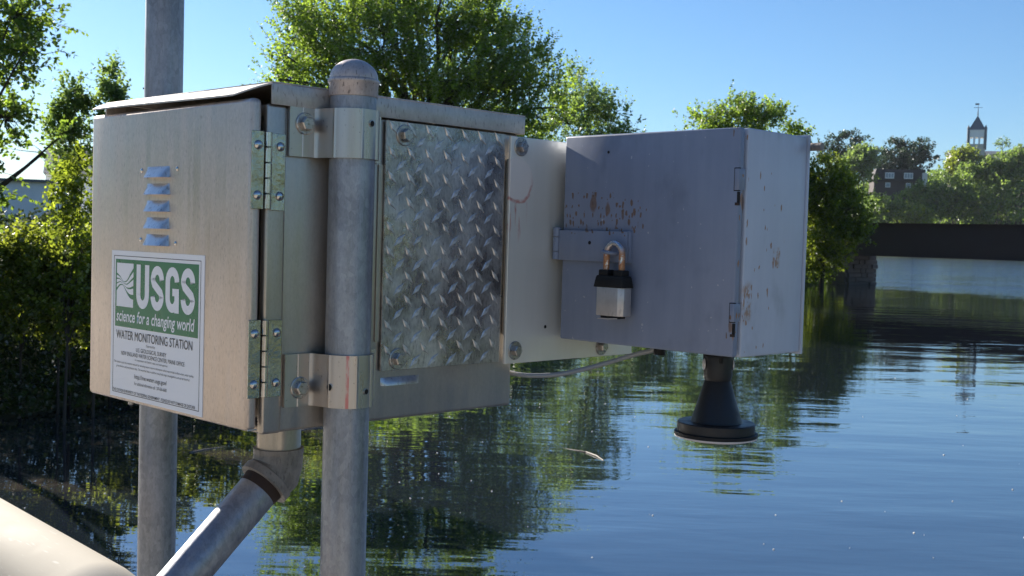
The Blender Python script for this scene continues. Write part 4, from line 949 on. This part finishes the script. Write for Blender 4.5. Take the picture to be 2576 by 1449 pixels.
# ------------------------------------------------------------------ mounting plate, cabinet, padlock, radar, cable
o = thing('mounting_plate', 'flat aluminium mounting plate with a pink stained round patch', 'plate', (.010, .58, -.1945))
G().box((.0070, .4265, -.1945), (.0120, .7370, .1545)).build('plate', M['plate'], o, bevel=.0007, seg=1)
G().box((.0005, .43, -.15), (.0070, .455, .12)).build('backing_bar', M['alu_body'], o)
for v_, z_ in ((.4485, .1395), (.4476, -.1745), (.6549, -.1783)): hexbolt(o, (.012, v_, z_), (1, 0, 0), .0085, .0085, .0145, 'bolt', rot=random.random())
G().lathe([(.0028, -.001), (.0028, .0003)], (.012, .5152, -.140), (1, 0, 0), 16).build('hole', M['hole'], o)

CB = (.19, .62, -.16)
o = thing('grey_cabinet', 'grey painted steel cabinet with rust spots and a padlocked hasp', 'cabinet', CB)
CABN = o
CU0, CU1, CV0, CV1, CZ0, CZ1 = .0300, .3550, .5310, .7120, -.1590, .1620
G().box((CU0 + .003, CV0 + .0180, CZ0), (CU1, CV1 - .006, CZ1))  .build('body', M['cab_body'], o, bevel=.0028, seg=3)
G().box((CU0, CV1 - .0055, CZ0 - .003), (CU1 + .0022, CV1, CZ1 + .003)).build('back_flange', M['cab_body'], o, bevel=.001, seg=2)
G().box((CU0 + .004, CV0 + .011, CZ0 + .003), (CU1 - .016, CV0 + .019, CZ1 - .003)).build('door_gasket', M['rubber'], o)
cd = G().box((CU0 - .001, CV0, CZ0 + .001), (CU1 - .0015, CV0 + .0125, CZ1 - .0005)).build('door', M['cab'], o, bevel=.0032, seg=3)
G().box((.0122, .56, -.12), (CU0 + .004, .70, .12)).build('standoff_bracket', M['galv'], o)
for z0, z1 in ((.0745, .1045), (-.1085, -.0830)):
    h = bpy.data.objects.new('concealed_hinge', None); col.objects.link(h); h.parent = o
    G().box((CU1 - .0092, CV0 - .0003, z0 - .0012), (CU1 - .0012, CV0 + .004, z1 + .0012)).build('hinge_recess', M['hole'], h)
    G().box((CU1 - .0082, CV0 - .0010, z0), (CU1 - .0006, CV0 + .0145, z1)).build('hinge_tab', M['cab'], h, bevel=.0008)
    G().box((CU1 - .0034, CV0 - .0003, z0 - .018), (CU1 - .0011, CV0 + .004, z0 - .0022)).build('hinge_slot', M['hole'], h)
    G().box((CU1 - .0066, CV0 - .0004, z0 - .021), (CU1 - .0011, CV0 + .004, z0 - .017)).build('hinge_notch', M['thread'], h)
G().lathe([(.0022, -.001), (.0022, .0004)], (.118, CV0, .134), (0, -1, 0), 12).build('screw_hole', M['hole'], cd)
# hasp
hs = G().box((.0290, CV0 - .0085, -.0330), (.1665, CV0 - .0055, .0140)).build('hasp_strap', M['cab'], o, bevel=.0009)
G().box((.154, CV0 - .0055, -.0335), (.1700, CV0 + .0005, .0145)).build('hasp_seat', M['cab'], hs, bevel=.0008)
for z0, z1 in ((.0035, .0180), (-.0195, .0030), (-.0325, -.0200)):
    G().lathe([(.0055, 0), (.0062, .0006), (.0062, z1 - z0 - .0006), (.0055, z1 - z0)], (.0222, CV0 - .0055, z0), (0, 0, 1), 20).build('hasp_knuckle', M['cab'], hs)
G().lathe([(.0028, -.001), (.0028, .0004)], (.0930, CV0 - .0085, -.0045), (0, -1, 0), 14).build('strap_hole', M['hole'], hs)
SX, SY, SZ = .1395, CV0 - .0085, -.0160
G().tube([(SX - .011, SY + .003, SZ + .001), (SX - .011, SY - .008, SZ), (SX - .006, SY - .016, SZ - .001), (SX + .002, SY - .019, SZ - .002), (SX + .010, SY - .016, SZ - .003), (SX + .014, SY - .008, SZ - .003), (SX + .014, SY + .003, SZ - .003)], .0030, 12).build('staple', M['cab'], hs, angle=60)
G().tube([(CU1 - .03, .718, .148), (CU1 + .018, .718, .148)], .006, 14).build('conduit_stub', M['cast'], o)

PB = (.1545, CV0 - .030, -.1155)
o = thing('padlock', 'weathered padlock with rusty shackle hanging on the grey hasp', 'padlock', PB)
py0 = CV0 - .0225; cx = .1545
sp = [(cx - .0148, py0, -.06), (cx - .0148, py0, -.022)] + [(cx - .0148 * math.cos(a), py0, -.0205 + .0165 * math.sin(a)) for a in np.linspace(.15, 2.99, 12)] + [(cx + .0148, py0, -.022), (cx + .0148, py0, -.06)]
G().tube(sp, .0047, 16).build('shackle', M['shackle'], o, angle=60)
for s in (-1, 1): G().box((cx + s * .0142 - .0088, py0 - .0085, -.0535), (cx + s * .0142 + .0088, py0 + .0085, -.0440)).build('shackle_seal', M['rubber'], o, bevel=.0016)
g = G(); vs = []
for z_, w_, d_ in ((-.0525, .0250, .0100), (-.0560, .0262, .0110), (-.0690, .0284, .0130), (-.0702, .0280, .0126)):
    vs += [(cx - w_, py0 - d_, z_), (cx + w_, py0 - d_, z_), (cx + w_, py0 + d_, z_), (cx - w_, py0 + d_, z_)]
fs = [(i * 4 + k, i * 4 + (k + 1) % 4, (i + 1) * 4 + (k + 1) % 4, (i + 1) * 4 + k) for i in range(3) for k in range(4)] + [(3, 2, 1, 0), (12, 13, 14, 15)]
g.add(vs, fs).build('weather_cap', M['rubber'], o, bevel=.0012)
G().prism([(-.0258, -.007), (-.0225, -.0115), (.018, -.0115), (.0258, -.006), (.0258, .0115), (-.0258, .0115)], lambda a, b, h: (cx + a, py0 + b, h), -.1125, -.0690).build('lock_body', M['lock_steel'], o, bevel=.0012)
G().box((cx - .017, py0 - .008, -.1165), (cx + .017, py0 + .010, -.1120)).build('keyway_cover', M['rubber'], o, bevel=.001)
G().tube([(cx - .020, py0 - .010, -.1172), (cx, py0 - .011, -.1168), (cx + .017, py0 - .010, -.1155)], .0008, 6).build('cover_strip', M['lock_steel'], o)

RU, RV = .2690, .6220
o = thing('radar_sensor', 'black cone shaped radar sensor hanging under the grey cabinet', 'sensor', (RU, RV, -.292))
G().box((RU - .017, RV - .017, -.178), (RU + .017, RV + .017, -.159)).build('mount_block', M['rubber'], o, bevel=.002)
vu = Vector((1, 1, 0)).normalized()          # yoke facing the bridge corner
yk = G().lathe([(.0185, -.2065), (.0200, -.2040), (.0212, -.198), (.0212, -.172), (.0205, -.168)], (RU, RV, 0), n=36).build('neck', M['black'], o)
for s in (-1, 1):
    c = Vector((RU, RV, -.181)) + Vector((1, -1, 0)).normalized() * 0 + Vector((1, 0.98, 0)).normalized() * s * .0205
    G().lathe([(.009, 0), (.009, .0012), (.007, .0024)], c, Vector((1, .98, 0)).normalized() * s, 20).build('pivot_bolt', M['lock_steel'], o)
G().lathe([(.0388, -.268), (.0380, -.2665), (.0195, -.2050), (.0180, -.2035)], (RU, RV, 0), n=56).build('horn_cone', M['black'], o, angle=45)
G().lathe([(.0565, -.2835), (.0580, -.2825), (.0580, -.2690), (.0565, -.2676), (.036, -.2670)], (RU, RV, 0), n=64).build('flange', M['black'], o, angle=35)
G().lathe([(.0600, -.2878), (.0622, -.2868), (.0622, -.2828), (.0605, -.2820), (.056, -.2818)], (RU, RV, 0), n=64).build('base_ring', M['rubber'], o, angle=35)
G().lathe([(.030, -.2945), (.050, -.2930), (.0612, -.2900), (.0616, -.2878)], (RU, RV, 0), n=64).build('lens', M['lens'], o, angle=50)

o = thing('signal_cable', 'grey cable drooping from the grey cabinet to the aluminium box', 'cable', (.0, .456, -.212))
cps = [(.175, .600, -.158), (.165, .595, -.168), (.140, .585, -.176), (.093, .547, -.1965), (.050, .504, -.2115), (.001, .470, -.2145), (-.05, .462, -.205), (-.08, .457, -.19)]
def catmull(P, n=7):
    P = [Vector(p) for p in P]; P = [P[0] * 2 - P[1]] + P + [P[-1] * 2 - P[-2]]; out = []
    for i in range(1, len(P) - 2):
        for k in range(n):
            t = k / n; out.append(.5 * ((2 * P[i]) + (P[i + 1] - P[i - 1]) * t + (2 * P[i - 1] - 5 * P[i] + 4 * P[i + 1] - P[i + 2]) * t * t + (-P[i - 1] + 3 * P[i] - 3 * P[i + 1] + P[i + 2]) * t ** 3))
    return out + [P[-2]]
G().tube(catmull(cps), .0036, 14).build('cable_jacket', M['cable'], o, angle=60)
G().lathe([(.009, 0), (.009, .012), (.006, .016)], (.175, .600, -.174), (0, 0, 1), 18).build('cable_gland', M['rubber'], o)

# ------------------------------------------------------------------ diagonal conduit below the box
XU = -.185
o = thing('brace_conduit', 'galvanised conduit with forty five degree elbow slanting down from the box', 'conduit', (XU, .15, -.262))
G().tube([(XU, .152, -.255), (XU, .152, -.325)], .0325, 40).build('nipple', M['alu_body'], o)
G().lathe([(.0045, 0), (.0045, .0012)], (XU + .0318, .158, -.2835), (1, 0, 0), 14).build('hole', M['hole'], o)
d45 = Vector((0, -.745, -.667)).normalized()
ea = Vector((XU, .152, -.322)); ecv = Vector((XU, .152, -.352)); ee = ecv + d45 * .034
elb = [ea, ea + Vector((0, 0, -.008)), ea + Vector((0, 0, -.0082)), ecv + Vector((0, -.0015, .006)), ecv + Vector((0, -.006, -.0075)), ee - d45 * .0122, ee - d45 * .012, ee]
G().tube(elb, [.0372, .0372, .0362, .0372, .0385, .0378, .0402, .0402], 48).build('elbow', M['cast'], o, angle=40)
p0 = ee; G().tube([p0 - d45 * .01, p0 + d45 * .004, p0 + d45 * .0145], [.0318, .0318, .0306], 40).build('pipe_thread', M['thread'], o)
G().tube([p0 + d45 * .0135, p0 + d45 * .25, p0 + d45 * .95], PR, 44).build('pipe', M['galv'], o)

# ------------------------------------------------------------------ guard rail in the foreground
def stpix(px, py, z):
    r = ray(px, py); t = z / r.z; p = r * t; return Vector((p.dot(UV) - U0, p.dot(VV) - V0, z))
ra, rb = stpix(0, 1252, -.36), stpix(338, 1442, -.36)
dr_ = (rb - ra).normalized()
cam_l = Vector((-U0, -V0, 0)); nn_ = (ra - cam_l).cross(dr_).normalized()
if nn_.z > 0: nn_ = -nn_
RRAD = .057; ax0 = ra + nn_ * RRAD; ax1 = rb + nn_ * RRAD
o = thing('guard_rail', 'sunlit pale metal guard rail pipe at the lower left', 'guard rail', (ax0.x, ax0.y, DECK))
pts = [ax0 - dr_ * 14, ax0 - dr_ * 6, ax0 - dr_ * 1.5, ax0, ax1 - dr_ * .03]
b0 = ax1 - dr_ * .03
for a in np.linspace(.15, math.pi / 2, 7): pts.append(b0 + dr_ * (.085 * math.sin(a)) + Vector((0, 0, -.085 * (1 - math.cos(a)))))
pe = pts[-1]; pts.append(Vector((pe.x, pe.y, DECK)))
G().tube(pts, RRAD, 48).build('top_rail', M['rail'], o, angle=60)
for i in range(1, 6):
    c = ax0 - dr_ * (2.4 * i); G().tube([(c.x, c.y, DECK), (c.x, c.y, c.z - .04)], .04, 20).build('post', M['rail'], o)
for zz in (-.75, -1.1):
    G().tube([Vector((pe.x, pe.y, zz)), Vector((ax0.x, ax0.y, zz)), Vector((*(ax0 - dr_ * 14).xy, zz))], .024, 16).build('lower_rail', M['rail'], o)

# ------------------------------------------------------------------ floating bits on the river
n = 190; vs = []; fs = []
spots = []
while len(spots) < n:
    px = random.uniform(-50, 2620); py = random.uniform(900, 1470)
    if random.random() < .55: px = random.uniform(60, 1500)
    r = ray(px, py)
    if r.z < -.02:
        t = -CAMZ / r.z; spots.append((r.x * t, r.y * t, t))
for x, y, t in spots:
    s = random.uniform(.006, .020) * (t / 16) ** .5; k = 6; b0 = len(vs); a0 = random.random() * 6
    e = random.uniform(.5, 1)
    for j in range(k): vs.append((x + s * math.cos(a0 + j * 1.047) * random.uniform(.6, 1.2), y + s * e * math.sin(a0 + j * 1.047) * random.uniform(.6, 1.2), .002))
    vs.append((x, y, .002 + s * .8)); fs += [(b0 + j, b0 + (j + 1) % k, b0 + k) for j in range(k)]
tag(mesh_np('floating_seed_fluff', np.array(vs), np.array(fs), M['fluff']), 'white specks of seed fluff drifting on the water', kind='stuff')
def wpt(px, py, z=0.0):
    r = ray(px, py); t = (z - CAMZ) / r.z; return Vector((r.x * t, r.y * t, z))
o = wpt(1500, 1150)
br = [wpt(1300, 1105, -.05), wpt(1370, 1118, -.03), wpt(1425, 1130, -.010), wpt(1475, 1137, .010), wpt(1500, 1146, .016), wpt(1518, 1158, .004)]
dw = thing('driftwood_branch', 'bleached driftwood twig poking out of the river', 'branch', tuple(br[4]), None, 0, station=False)
b_ = br[4]
G().tube([p - b_ for p in br[:4]], [.02, .018, .014, .011], 8).build('wet_stem', M['wetwood'], dw, angle=60)
G().tube([p - b_ for p in br[3:]], [.011, .011, .006], 8).build('bleached_tip', M['twig'], dw, angle=60)
for k, (a, b, lab) in enumerate([((720, 1090), (1170, 1030), 'long dark sunken branch below the aluminium box'), ((470, 1140), (760, 1085), 'dark sunken branch between the mast and the post')]):
    A, B = wpt(*a, .0), wpt(*b, .0)
    s_ = thing('sunken_branch', lab, 'branch', tuple(A), 'branches lying in the shallows', 0, station=False)
    mid = [(A.lerp(B, t) + Vector((0, 0, -.012 + .012 * math.sin(t * 9 + k))) + Vector((rng.normal() * .06, rng.normal() * .06, 0))) - A for t in np.linspace(0, 1, 9)]
    G().tube(mid, list(np.linspace(.022, .008, 9)), 7).build('stem', M['wetwood'], s_, angle=60)

# ------------------------------------------------------------------ summer haze over the whole valley
hz_ = NT('summer_haze'); pv = hz_.n('ShaderNodeVolumePrincipled', {'Color': (0.80, 0.88, 1.0), 'Density': 0.00003, 'Anisotropy': 0.2})
hz_.t.links.new(pv.outputs[0], hz_.out.inputs['Volume'])
hb_ = G().box((-1700, -1000, -4), (1800, 2300, 125)).build('haze', hz_.m, None, smooth=False)
tag(hb_, 'thin summer haze in the air over the river valley', kind='stuff')
